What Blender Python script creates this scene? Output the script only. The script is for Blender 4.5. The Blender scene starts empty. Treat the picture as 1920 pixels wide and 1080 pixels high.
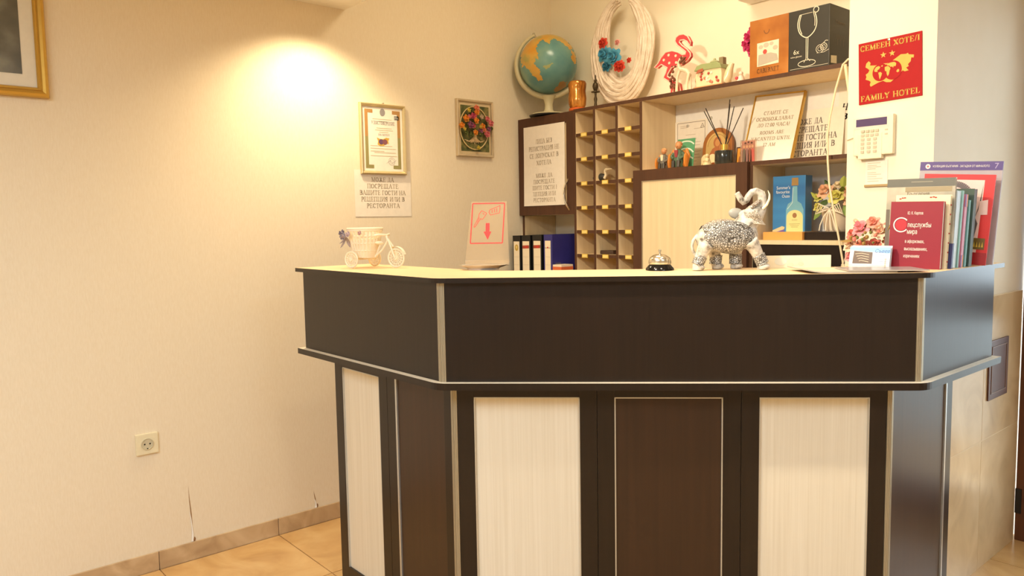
import bpy, bmesh, math, random
from mathutils import Vector, Matrix
from mathutils.geometry import delaunay_2d_cdt
random.seed(7)
SC = bpy.context.scene
COL = SC.collection
PI = math.pi

# ------------------------------------------------------------------ camera, world, lights, exposure
cam_d = bpy.data.cameras.new('camera')
cam_d.sensor_width = 36.0
cam_d.lens = 1433.294 * 36.0 / 1920.0
cam_d.clip_start = 0.05
cam = bpy.data.objects.new('camera', cam_d)
COL.objects.link(cam)
EYE = Vector((0, 0, 1.3085))
cam.matrix_world = Matrix(((0.65058869, -0.05333725, 0.75755495, EYE.x),
                           (0.75923778, 0.06814072, -0.64723631, EYE.y),
                           (-0.01709854, 0.99624895, 0.08482724, EYE.z),
                           (0, 0, 0, 1)))
SC.camera = cam

world = bpy.data.worlds.new('sky')
SC.world = world
world.use_nodes = True
bg = world.node_tree.nodes['Background']
bg.inputs[0].default_value = (0.80, 0.90, 1.0, 1)
bg.inputs[1].default_value = 3.0

WARM = (1.0, 0.80, 0.55)


def spot(x, y, z, power, half_deg, blend, color=WARM, radius=0.035, tilt=(0, 0)):
    l = bpy.data.lights.new('lamp_or_fill', 'SPOT')
    l.energy = power
    l.color = color
    l.spot_size = math.radians(2 * half_deg)
    l.spot_blend = blend
    l.shadow_soft_size = radius
    o = bpy.data.objects.new('lamp_or_fill', l)
    o.location = (x, y, z)
    o.rotation_euler = (math.radians(tilt[0]), math.radians(tilt[1]), 0)
    COL.objects.link(o)
    return o


def panel_light(x, y, z, sx, sy, power, color=WARM, rot=(0, 0, 0)):
    l = bpy.data.lights.new('fill_panel', 'AREA')
    l.shape = 'RECTANGLE'
    l.size, l.size_y = sx, sy
    l.energy = power
    l.color = color
    o = bpy.data.objects.new('fill_panel', l)
    o.location = (x, y, z)
    o.rotation_euler = rot
    COL.objects.link(o)
    return o


# recessed lamps: left wall, counter, pillar; other spots and panels are added fills
WARM = (1.0, 0.84, 0.58)
COOL = (0.74, 0.89, 1.0)
spot(-2.80, 1.48, 2.235, 27, 67, 0.75, (1.0, 0.80, 0.50))
spot(-1.45, 0.70, 2.235, 108, 42, 0.9, WARM, 0.06, (66, 0))  # added spot, tilted at the shelves to brighten them
spot(-1.75, 1.00, 2.235, 8, 70, 0.8, WARM)
spot(-0.80, 1.35, 2.235, 15, 66, 0.9, (1.0, 0.92, 0.78), 0.05, (14, -12))  # fill spot added to light the elephant from the front
spot(-1.12, 2.02, 2.735, 10, 50, 0.9, (1.0, 0.95, 0.85), 0.05, (12, 0))
panel_light(-0.8, -0.9, 2.23, 1.6, 1.2, 44, COOL)  # added soft fill from above and behind the camera
panel_light(0.9, 1.0, 2.23, 0.8, 0.8, 16, COOL)  # added cool fill for general room brightness
panel_light(-2.0, 2.15, 2.735, 0.5, 0.3, 5.5, WARM)  # fill added to brighten the back wall and shelf area

SC.view_settings.view_transform = 'Standard'
SC.view_settings.look = 'None'
SC.view_settings.gamma = 1.0
SC.view_settings.use_curve_mapping = False
SC.view_settings.exposure = 0.91
SC.cycles.max_bounces = 10
SC.cycles.diffuse_bounces = 6
SC.cycles.sample_clamp_indirect = 6.0


# ------------------------------------------------------------------ materials
def lin(c):
    return tuple(((v / 255.0) / 12.92 if v <= 10 else ((v / 255.0 + 0.055) / 1.055) ** 2.4) for v in c)


MATS = {}


def pbr(name, rgb, rough=0.6, metal=0.0, spec=None, alpha=None, emit=None, coat=0.0):
    """rgb given as sRGB 0..255"""
    if name in MATS:
        return MATS[name]
    m = bpy.data.materials.new(name)
    m.use_nodes = True
    b = m.node_tree.nodes['Principled BSDF']
    c = lin(rgb)
    b.inputs['Base Color'].default_value = (*c, 1)
    b.inputs['Roughness'].default_value = rough
    b.inputs['Metallic'].default_value = metal
    if spec is not None:
        b.inputs['Specular IOR Level'].default_value = spec
    if coat:
        b.inputs['Coat Weight'].default_value = coat
        b.inputs['Coat Roughness'].default_value = 0.08
    # a faint procedural unevenness on every surface
    nt = m.node_tree
    tc = nt.nodes.new('ShaderNodeTexCoord')
    nz = nt.nodes.new('ShaderNodeTexNoise')
    nz.inputs['Scale'].default_value = 45.0
    nz.inputs['Detail'].default_value = 3.0
    mx = nt.nodes.new('ShaderNodeMix')
    mx.data_type = 'RGBA'
    mx.inputs[6].default_value = (*[v * 0.93 for v in c], 1)
    mx.inputs[7].default_value = (*[min(1, v * 1.06) for v in c], 1)
    nt.links.new(tc.outputs['Object'], nz.inputs['Vector'])
    nt.links.new(nz.outputs['Fac'], mx.inputs[0])
    nt.links.new(mx.outputs[2], b.inputs['Base Color'])
    MATS[name] = m
    return m


def grain(name, c0, c1, scale=(60, 60, 1.6), rough=0.4, bump=0.02, detail=6.0, contrast=(0.35, 0.68), spec=0.5, noise_scale=1.0):
    """streaked wood / wallpaper: noise stretched along one axis"""
    m = bpy.data.materials.new(name)
    m.use_nodes = True
    nt = m.node_tree
    b = nt.nodes['Principled BSDF']
    b.inputs['Roughness'].default_value = rough
    b.inputs['Specular IOR Level'].default_value = spec
    tc = nt.nodes.new('ShaderNodeTexCoord')
    mp = nt.nodes.new('ShaderNodeMapping')
    mp.inputs['Scale'].default_value = scale
    nz = nt.nodes.new('ShaderNodeTexNoise')
    nz.inputs['Scale'].default_value = noise_scale
    nz.inputs['Detail'].default_value = detail
    nz.inputs['Roughness'].default_value = 0.65
    rp = nt.nodes.new('ShaderNodeValToRGB')
    rp.color_ramp.elements[0].position = contrast[0]
    rp.color_ramp.elements[1].position = contrast[1]
    rp.color_ramp.elements[0].color = (*lin(c0), 1)
    rp.color_ramp.elements[1].color = (*lin(c1), 1)
    L = nt.links.new
    L(tc.outputs['Object'], mp.inputs['Vector'])
    L(mp.outputs['Vector'], nz.inputs['Vector'])
    L(nz.outputs['Fac'], rp.inputs['Fac'])
    L(rp.outputs['Color'], b.inputs['Base Color'])
    if bump:
        bp = nt.nodes.new('ShaderNodeBump')
        bp.inputs['Strength'].default_value = bump
        bp.inputs['Distance'].default_value = 0.01
        L(nz.outputs['Fac'], bp.inputs['Height'])
        L(bp.outputs['Normal'], b.inputs['Normal'])
    MATS[name] = m
    return m


def ramp_tex(name, kind, scale, stops, rough=0.5, metal=0.0, mapping=(1, 1, 1), bump=0.0, detail=5.0, random_shift=False, distortion=0.0):
    m = bpy.data.materials.new(name)
    m.use_nodes = True
    nt = m.node_tree
    b = nt.nodes['Principled BSDF']
    b.inputs['Roughness'].default_value = rough
    b.inputs['Metallic'].default_value = metal
    tc = nt.nodes.new('ShaderNodeTexCoord')
    mp = nt.nodes.new('ShaderNodeMapping')
    mp.inputs['Scale'].default_value = mapping
    L = nt.links.new
    L(tc.outputs['Object'], mp.inputs['Vector'])
    if random_shift:
        oi = nt.nodes.new('ShaderNodeObjectInfo')
        ml = nt.nodes.new('ShaderNodeMath')
        ml.operation = 'MULTIPLY'
        ml.inputs[1].default_value = 37.0
        L(oi.outputs['Random'], ml.inputs[0])
        L(ml.outputs[0], mp.inputs['Location'])
    if kind == 'noise':
        t = nt.nodes.new('ShaderNodeTexNoise')
        t.inputs['Detail'].default_value = detail
        t.inputs['Distortion'].default_value = distortion
        out = t.outputs['Fac']
    else:
        t = nt.nodes.new('ShaderNodeTexVoronoi')
        t.feature = 'DISTANCE_TO_EDGE' if kind == 'pebble' else 'F1'
        out = t.outputs['Distance']
    t.inputs['Scale'].default_value = scale
    L(mp.outputs['Vector'], t.inputs['Vector'])
    rp = nt.nodes.new('ShaderNodeValToRGB')
    els = rp.color_ramp.elements
    while len(els) < len(stops):
        els.new(0.5)
    for e, (p, c) in zip(els, stops):
        e.position = p
        e.color = (*lin(c), 1)
    L(out, rp.inputs['Fac'])
    L(rp.outputs['Color'], b.inputs['Base Color'])
    if bump:
        bp = nt.nodes.new('ShaderNodeBump')
        bp.inputs['Strength'].default_value = bump
        bp.inputs['Distance'].default_value = 0.002
        L(out, bp.inputs['Height'])
        L(bp.outputs['Normal'], b.inputs['Normal'])
    MATS[name] = m
    return m


def clear(name, tint=(255, 255, 255), gloss=0.12, rough=0.03, milky=0.0):
    """thin clear sheet: light passes straight through, a little is reflected"""
    m = bpy.data.materials.new(name)
    m.use_nodes = True
    nt = m.node_tree
    nt.nodes.remove(nt.nodes['Principled BSDF'])
    out = nt.nodes['Material Output']
    tr = nt.nodes.new('ShaderNodeBsdfTransparent')
    tr.inputs[0].default_value = (*lin(tint), 1)
    gl = nt.nodes.new('ShaderNodeBsdfGlossy')
    gl.inputs['Roughness'].default_value = rough
    fr = nt.nodes.new('ShaderNodeLayerWeight')
    fr.inputs['Blend'].default_value = 0.25
    ad = nt.nodes.new('ShaderNodeMath')
    ad.operation = 'MULTIPLY_ADD'
    ad.inputs[1].default_value = 0.8
    ad.inputs[2].default_value = gloss
    mx = nt.nodes.new('ShaderNodeMixShader')
    L = nt.links.new
    L(fr.outputs['Fresnel'], ad.inputs[0])
    L(ad.outputs[0], mx.inputs[0])
    L(tr.outputs[0], mx.inputs[1])
    L(gl.outputs[0], mx.inputs[2])
    if milky:
        df = nt.nodes.new('ShaderNodeBsdfDiffuse')
        df.inputs[0].default_value = (*lin((246, 224, 192)), 1)
        m2 = nt.nodes.new('ShaderNodeMixShader')
        m2.inputs[0].default_value = milky
        L(mx.outputs[0], m2.inputs[1])
        L(df.outputs[0], m2.inputs[2])
        L(m2.outputs[0], out.inputs['Surface'])
    else:
        L(mx.outputs[0], out.inputs['Surface'])
    MATS[name] = m
    return m


M_WALL = grain('cream_wallpaper', (231, 217, 192), (237, 225, 203), (220, 220, 45), 0.8, 0.03, 5.0, (0.3, 0.7), 0.2)
M_PAINT = grain('pale_wall_paint', (236, 226, 204), (241, 232, 213), (3, 3, 3), 0.75, 0.0, 3.0, (0.3, 0.7), 0.25)
M_CEIL = pbr('ceiling_paint', (238, 233, 222), 0.8)
M_DARK = grain('wenge_laminate', (30, 20, 15), (38, 26, 20), (90, 90, 3.0), 0.32, 0.01, 6, (0.35, 0.7), 0.42)
M_BROWN = grain('brown_wood_laminate', (48, 29, 19), (60, 37, 24), (50, 50, 1.6), 0.34, 0.01, 5, (0.3, 0.72), 0.5)
M_SHELFDK = grain('shelf_edge_brown', (74, 47, 32), (87, 56, 38), (40, 40, 2.0), 0.5, 0.0, 4, (0.3, 0.7), 0.3)
M_LIGHT = grain('bleached_oak_laminate', (222, 210, 188), (233, 223, 204), (120, 120, 1.6), 0.45, 0.02, 6, (0.33, 0.68), 0.4)
M_LIGHTX = grain('shelf_oak_laminate', (222, 198, 158), (232, 210, 172), (60, 60, 2.0), 0.5, 0.0, 5, (0.3, 0.7), 0.3)
M_TOPW = grain('counter_top_oak', (240, 207, 160), (246, 216, 172), (4, 60, 60), 0.4, 0.0, 5, (0.3, 0.7), 0.4)
M_ALU = pbr('brushed_aluminium', (178, 168, 146), 0.38, 0.55)
M_SILVER = pbr('silver_trim', (205, 206, 205), 0.3, 0.7)
M_CHROME = pbr('polished_chrome', (225, 222, 215), 0.12, 1.0)
M_GOLD = pbr('gold_frame', (205, 165, 78), 0.3, 0.75)
M_GOLDP = pbr('pale_gold', (214, 196, 150), 0.35, 0.6)
M_WHITE = pbr('white_paint', (240, 237, 228), 0.5)
M_PAPER = pbr('white_paper', (240, 232, 220), 0.85)
M_INK = pbr('grey_ink', (120, 112, 100), 0.8)
M_INKD = pbr('dark_ink', (62, 58, 56), 0.8)
M_BLACK = pbr('black_plastic', (24, 23, 24), 0.35)
M_BACKW = pbr('white_back_board', (236, 233, 230), 0.7)
M_MARBLE = ramp_tex('beige_marble_tile', 'noise', 5.0, [(0.25, (196, 170, 130)), (0.5, (216, 192, 152)), (0.75, (228, 206, 170))], 0.28, detail=9, random_shift=True, distortion=1.2)
M_FLOOR = ramp_tex('floor_marble_tile', 'noise', 4.0, [(0.25, (190, 146, 92)), (0.5, (212, 170, 112)), (0.75, (226, 188, 132))], 0.25, detail=9, random_shift=True, distortion=1.5)
M_SKIRT = ramp_tex('skirting_marble', 'noise', 8.0, [(0.25, (172, 142, 106)), (0.5, (196, 166, 128)), (0.75, (214, 188, 150))], 0.35, detail=9, random_shift=True, distortion=1.2)
M_GROUT = pbr('tile_grout', (170, 130, 86), 0.8)
M_GLASS = clear('window_glass', (250, 253, 252), 0.04)
M_ACRYL = clear('clear_acrylic', (255, 253, 250), 0.07, 0.15, 0.13)
M_DOORW = grain('door_brown_wood', (86, 48, 26), (110, 64, 36), (60, 60, 2), 0.4, 0.0)
M_RED = pbr('sign_red', (168, 12, 18), 0.6, 0.0, 0.25)
M_SIGNGOLD = pbr('sign_gold', (222, 176, 88), 0.6, 0.0, 0.25)


# ------------------------------------------------------------------ mesh builder
class MB:
    def __init__(self, M=None):
        self.v, self.f, self.mi, self.sm = [], [], [], []
        self.M = M or Matrix.Identity(4)

    def add(self, vs, fs, mi=0, smooth=False):
        n = len(self.v)
        self.v += [tuple(self.M @ Vector(p)) for p in vs]
        for f in fs:
            self.f.append(tuple(n + i for i in f))
            self.mi.append(mi)
            self.sm.append(smooth)
        return self

    def box(self, x0, x1, y0, y1, z0, z1, mi=0, front=None, top=None):
        vs = [(x, y, z) for z in (z0, z1) for y in (y0, y1) for x in (x0, x1)]
        self.add(vs, [(0, 2, 3, 1)], mi)
        self.add(vs, [(4, 5, 7, 6)], mi if top is None else top)
        self.add(vs, [(0, 1, 5, 4)], mi if front is None else front)
        self.add(vs, [(2, 6, 7, 3), (0, 4, 6, 2), (1, 3, 7, 5)], mi)
        return self

    def prism(self, pts, lo, hi, axis='z', mi=0, cap=None, smooth=False):
        n = len(pts)
        P = (lambda a, b, h: (a, b, h)) if axis == 'z' else ((lambda a, b, h: (a, h, b)) if axis == 'y' else (lambda a, b, h: (h, a, b)))
        vs = [P(a, b, lo) for a, b in pts] + [P(a, b, hi) for a, b in pts]
        self.add(vs, [(i, (i + 1) % n, n + (i + 1) % n, n + i) for i in range(n)], mi, smooth)
        c = mi if cap is None else cap
        self.add(vs, [tuple(range(n - 1, -1, -1))], c)
        self.add(vs, [tuple(range(n, 2 * n))], c)
        return self

    def tube(self, path, r, n=8, mi=0, caps=True, closed=False, flat=1.0):
        path = [Vector(p) for p in path]
        k = len(path)
        rs = r if isinstance(r, (list, tuple)) else [r] * k
        vs, prev = [], None
        for i, p in enumerate(path):
            if closed:
                t = path[(i + 1) % k] - path[i - 1]
            else:
                t = path[min(i + 1, k - 1)] - path[max(i - 1, 0)]
            t.normalize()
            if prev is None:
                a = Vector((0, 0, 1)) if abs(t.z) < 0.9 else Vector((1, 0, 0))
                u = t.cross(a).normalized()
            else:
                u = (prev - t * prev.dot(t)).normalized()
            prev = u
            w = t.cross(u)
            for j in range(n):
                an = 2 * PI * j / n
                vs.append(p + (u * math.cos(an) + w * math.sin(an) * flat) * rs[i])
        fs = []
        for i in range(k if closed else k - 1):
            for j in range(n):
                a, b = i * n + j, i * n + (j + 1) % n
                c, d = ((i + 1) % k) * n + (j + 1) % n, ((i + 1) % k) * n + j
                fs.append((a, b, c, d))
        self.add(vs, fs, mi, True)
        if caps and not closed:
            self.add(vs, [tuple(range(n - 1, -1, -1)), tuple((k - 1) * n + j for j in range(n))], mi)
        return self

    def lathe(self, prof, c=(0, 0, 0), n=24, mi=0, sx=1.0, sy=1.0, smooth=True):
        vs = []
        for r, z in prof:
            for j in range(n):
                a = 2 * PI * j / n
                vs.append((c[0] + sx * r * math.cos(a), c[1] + sy * r * math.sin(a), c[2] + z))
        fs = [(i * n + j, i * n + (j + 1) % n, (i + 1) * n + (j + 1) % n, (i + 1) * n + j) for i in range(len(prof) - 1) for j in range(n)]
        self.add(vs, fs, mi, smooth)
        if prof[0][0] > 1e-6:
            self.add(vs, [tuple(range(n - 1, -1, -1))], mi)
        if prof[-1][0] > 1e-6:
            self.add(vs, [tuple((len(prof) - 1) * n + j for j in range(n))], mi)
        return self

    def ball(self, c, r, n=12, m=8, mi=0, rot=None):
        rx, ry, rz = (r, r, r) if not isinstance(r, (tuple, list)) else r
        c = Vector(c)
        vs = []
        for i in range(m + 1):
            t = PI * i / m
            for j in range(n):
                a = 2 * PI * j / n
                p = Vector((rx * math.sin(t) * math.cos(a), ry * math.sin(t) * math.sin(a), -rz * math.cos(t)))
                if rot is not None:
                    p = rot @ p
                vs.append(c + p)
        fs = [(i * n + j, i * n + (j + 1) % n, (i + 1) * n + (j + 1) % n, (i + 1) * n + j) for i in range(m) for j in range(n)]
        return self.add(vs, fs, mi, True)

    def patch(self, fn, nu, nv, mi=0, smooth=True):
        vs = [fn(i / nu, j / nv) for i in range(nu + 1) for j in range(nv + 1)]
        fs = [(i * (nv + 1) + j, (i + 1) * (nv + 1) + j, (i + 1) * (nv + 1) + j + 1, i * (nv + 1) + j + 1) for i in range(nu) for j in range(nv)]
        return self.add(vs, fs, mi, smooth)

    def rose(self, c, r, d, mi=0, petals=(3, 5, 6), seed=0):
        """a layered flower head facing direction d"""
        rg = random.Random(seed)
        d = Vector(d).normalized()
        Q = d.to_track_quat('Z', 'Y').to_matrix()
        c = Vector(c)
        for ring, k in enumerate(petals):
            rr = r * (0.34 + 0.33 * ring)
            lift = r * (0.55 - 0.30 * ring)
            for q in range(k):
                a0 = 2 * PI * (q + 0.37 * ring) / k + rg.uniform(-0.15, 0.15)
                wd = 1.25 * PI / k

                def fn(u, v, rr=rr, lift=lift, a0=a0, wd=wd, ring=ring):
                    a = a0 + (u - 0.5) * 2 * wd * (0.45 + 0.55 * math.sin(PI * min(1, v * 0.75 + 0.12)))
                    rad = rr * (0.25 + 0.75 * v ** 0.8) * (1 - 0.22 * (2 * u - 1) ** 2 * v)
                    z = lift * v + r * 0.28 * math.sin(v * PI * 0.5) - r * 0.10 * ring * v * v
                    return c + Q @ Vector((rad * math.cos(a), rad * math.sin(a), z))
                self.patch(fn, 3, 3, mi)
        return self.ball(c + d * r * 0.25, r * 0.3, 8, 5, mi)

    def leaf(self, a, b, w, mi=0):
        a, b = Vector(a), Vector(b)
        t = b - a
        s = t.cross(Vector((0.3, -0.5, 0.8))).normalized() * w
        nrm = t.cross(s).normalized() * w * 0.4

        def fn(u, v):
            k = math.sin(PI * min(0.97, u * 0.95 + 0.03)) ** 0.8
            return a + t * u + s * (v - 0.5) * 2 * k + nrm * (4 * (v - 0.5) ** 2) * k
        return self.patch(fn, 4, 2, mi)

    # -------- flat writing on the plane y = yy, facing -y
    def quad2(self, a, b, c, d, yy, mi=0):
        return self.add([(p[0], yy, p[1]) for p in (a, b, c, d)], [(0, 1, 2, 3)], mi)

    def stroke(self, x0, z0, x1, z1, w, yy, mi=0):
        dx, dz = x1 - x0, z1 - z0
        l = math.hypot(dx, dz) or 1e-9
        nx, nz = -dz / l * w / 2, dx / l * w / 2
        return self.quad2((x0 + nx, z0 + nz), (x0 - nx, z0 - nz), (x1 - nx, z1 - nz), (x1 + nx, z1 + nz), yy, mi)

    def poly2(self, pts, yy, mi=0):
        self.add([(a, yy, b) for a, b in pts], [tuple(range(len(pts)))], mi)
        return self

    def line2(self, pts, w, yy, mi=0, closed=False):
        k = len(pts)
        for i in range(k if closed else k - 1):
            a, b = pts[i], pts[(i + 1) % k]
            self.stroke(a[0], a[1], b[0], b[1], w, yy, mi)
        return self

    def ell2(self, cx, cz, rx, rz, yy, mi=0, n=20):
        return self.poly2([(cx + rx * math.cos(2 * PI * i / n), cz + rz * math.sin(2 * PI * i / n)) for i in range(n)], yy, mi)

    def serif(self, text, cx, z, h, yy, mi=0, width=None, bold=1.0, slant=0.0, align='c'):
        gs, x = [], 0.0
        for ch in text:
            if ch == ' ':
                x += 0.42
                continue
            w, st = GLYPH.get(ch, GLYPH['-'])
            gs.append((x, st))
            x += w + 0.10
        tot = max(x - 0.10, 0.01)
        sx = h if width is None else width / tot
        x0 = cx - tot * sx / 2 if align == 'c' else cx
        for gx, st in gs:
            for (a, b, c, d, wt) in st:
                wt = wt * bold
                dx, dz = (c - a) * sx, (d - b) * h
                l = math.hypot(dx, dz) or 1e-9
                ex, ez = dx / l * wt * h * 0.25, dz / l * wt * h * 0.25
                self.stroke(x0 + (gx + a) * sx + slant * b * h - ex, z + b * h - ez, x0 + (gx + c) * sx + slant * d * h + ex, z + d * h + ez, wt * (abs(dz) / l * sx + abs(dx) / l * h), yy, mi)
        return self

    def sans(self, text, cx, z, h, yy, mi=0, width=None, align='c', slant=0.0, cond=1.0):
        me = sans_mesh(text)
        xs = [v[0] for v in me[0]]
        x0, x1 = min(xs), max(xs)
        k = h / 0.728
        kx = k * cond if width is None else width / (x1 - x0)
        off = cx - (x0 + x1) / 2 * kx if align == 'c' else cx - x0 * kx
        used = sorted({q for f in me[1] for q in f})
        rn = {q: n for n, q in enumerate(used)}
        self.add([(off + me[0][q][0] * kx + slant * me[0][q][1] * k, yy, z + me[0][q][1] * k) for q in used], [tuple(rn[q] for q in f) for f in me[1]], mi)
        return self

    def build(self, name, mats, parent=None, bevel=0.0, normals=True, angle=40):
        me = bpy.data.meshes.new(name)
        me.from_pydata(self.v, [], self.f)
        mats = mats if isinstance(mats, (list, tuple)) else [mats]
        for m in mats:
            me.materials.append(m)
        me.polygons.foreach_set('material_index', self.mi)
        me.polygons.foreach_set('use_smooth', self.sm)
        if normals or bevel:
            bm = bmesh.new()
            bm.from_mesh(me)
            if bevel:
                bmesh.ops.remove_doubles(bm, verts=bm.verts, dist=1e-5)
                bmesh.ops.recalc_face_normals(bm, faces=bm.faces)
                ed = [e for e in bm.edges if len(e.link_faces) == 2 and e.calc_face_angle(0) > 0.6]
                bmesh.ops.bevel(bm, geom=ed, offset=bevel, segments=2, profile=0.7, affect='EDGES', clamp_overlap=True)
            else:
                bmesh.ops.recalc_face_normals(bm, faces=bm.faces)
            bm.to_mesh(me)
            bm.free()
        if any(self.sm):
            try:
                me.set_sharp_from_angle(angle=math.radians(angle))
            except Exception:
                pass
        me.update()
        o = bpy.data.objects.new(name, me)
        COL.objects.link(o)
        if parent is not None:
            o.parent = parent
        return o


SANS = {}


def sans_mesh(text):
    """outline the words with the built-in font and fill them by winding number (its contours overlap)"""
    if text not in SANS:
        c = bpy.data.curves.new('lettering_source', 'FONT')
        c.body = text
        c.resolution_u = 3
        c.fill_mode = 'NONE'
        o = bpy.data.objects.new('lettering_source', c)
        COL.objects.link(o)
        dg = bpy.context.evaluated_depsgraph_get()
        me = bpy.data.meshes.new_from_object(o.evaluated_get(dg))
        P = [v.co.to_2d() for v in me.vertices]
        nxt = {}
        for e in me.edges:
            a, b = sorted(e.vertices)
            if b == a + 1 and a not in nxt:
                nxt[a] = b
        loops, run = [], [0]
        for k in range(len(P)):
            if k in nxt:
                run.append(k + 1)
            else:
                if len(run) > 2:
                    loops.append(run)
                run = [k + 1]
        edges = [(l[q], l[(q + 1) % len(l)]) for l in loops for q in range(len(l))]
        ov, _, of, *_r = delaunay_2d_cdt(P, edges, [], 0, 1e-7)

        def winding(x, y):
            w = 0
            for a, b in edges:
                (x0, y0), (x1, y1) = P[a], P[b]
                if (y0 <= y) != (y1 <= y):
                    t = x0 + (y - y0) / (y1 - y0) * (x1 - x0)
                    if t > x:
                        w += 1 if y1 > y0 else -1
            return w
        keep = []
        for f in of:
            m = sum((ov[q] for q in f), Vector((0, 0))) / len(f)
            if winding(m.x, m.y) != 0:
                keep.append(tuple(f))
        SANS[text] = ([(v.x, v.y, 0.0) for v in ov], keep)
        bpy.data.objects.remove(o)
        bpy.data.curves.remove(c)
        bpy.data.meshes.remove(me)
    return SANS[text]


# a small serif alphabet made of strokes (x0, y0, x1, y1, weight)
T_, t_ = 0.15, 0.065


def _V(x, y0=0.0, y1=1.0, w=T_):
    s = [(x, y0, x, y1, w)]
    for y in (y0, y1):
        s.append((x - 0.13, y + (0.03 if y == y0 else -0.03), x + 0.13, y + (0.03 if y == y0 else -0.03), t_))
    return s


def _S(x, y):
    y = y + 0.03 if y < 0.5 else y - 0.03
    return [(x - 0.13, y, x + 0.13, y, t_)]


def _A(cx, cy, rx, ry, a0, a1, n=8):
    out = []
    for i in range(n):
        p, q = math.radians(a0 + (a1 - a0) * i / n), math.radians(a0 + (a1 - a0) * (i + 1) / n)
        w = t_ + (T_ - t_) * abs(math.cos((p + q) / 2))
        out.append((cx + rx * math.cos(p), cy + ry * math.sin(p), cx + rx * math.cos(q), cy + ry * math.sin(q), w))
    return out


def _H(x0, x1, y, w=t_):
    return [(x0, y, x1, y, w)]


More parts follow.
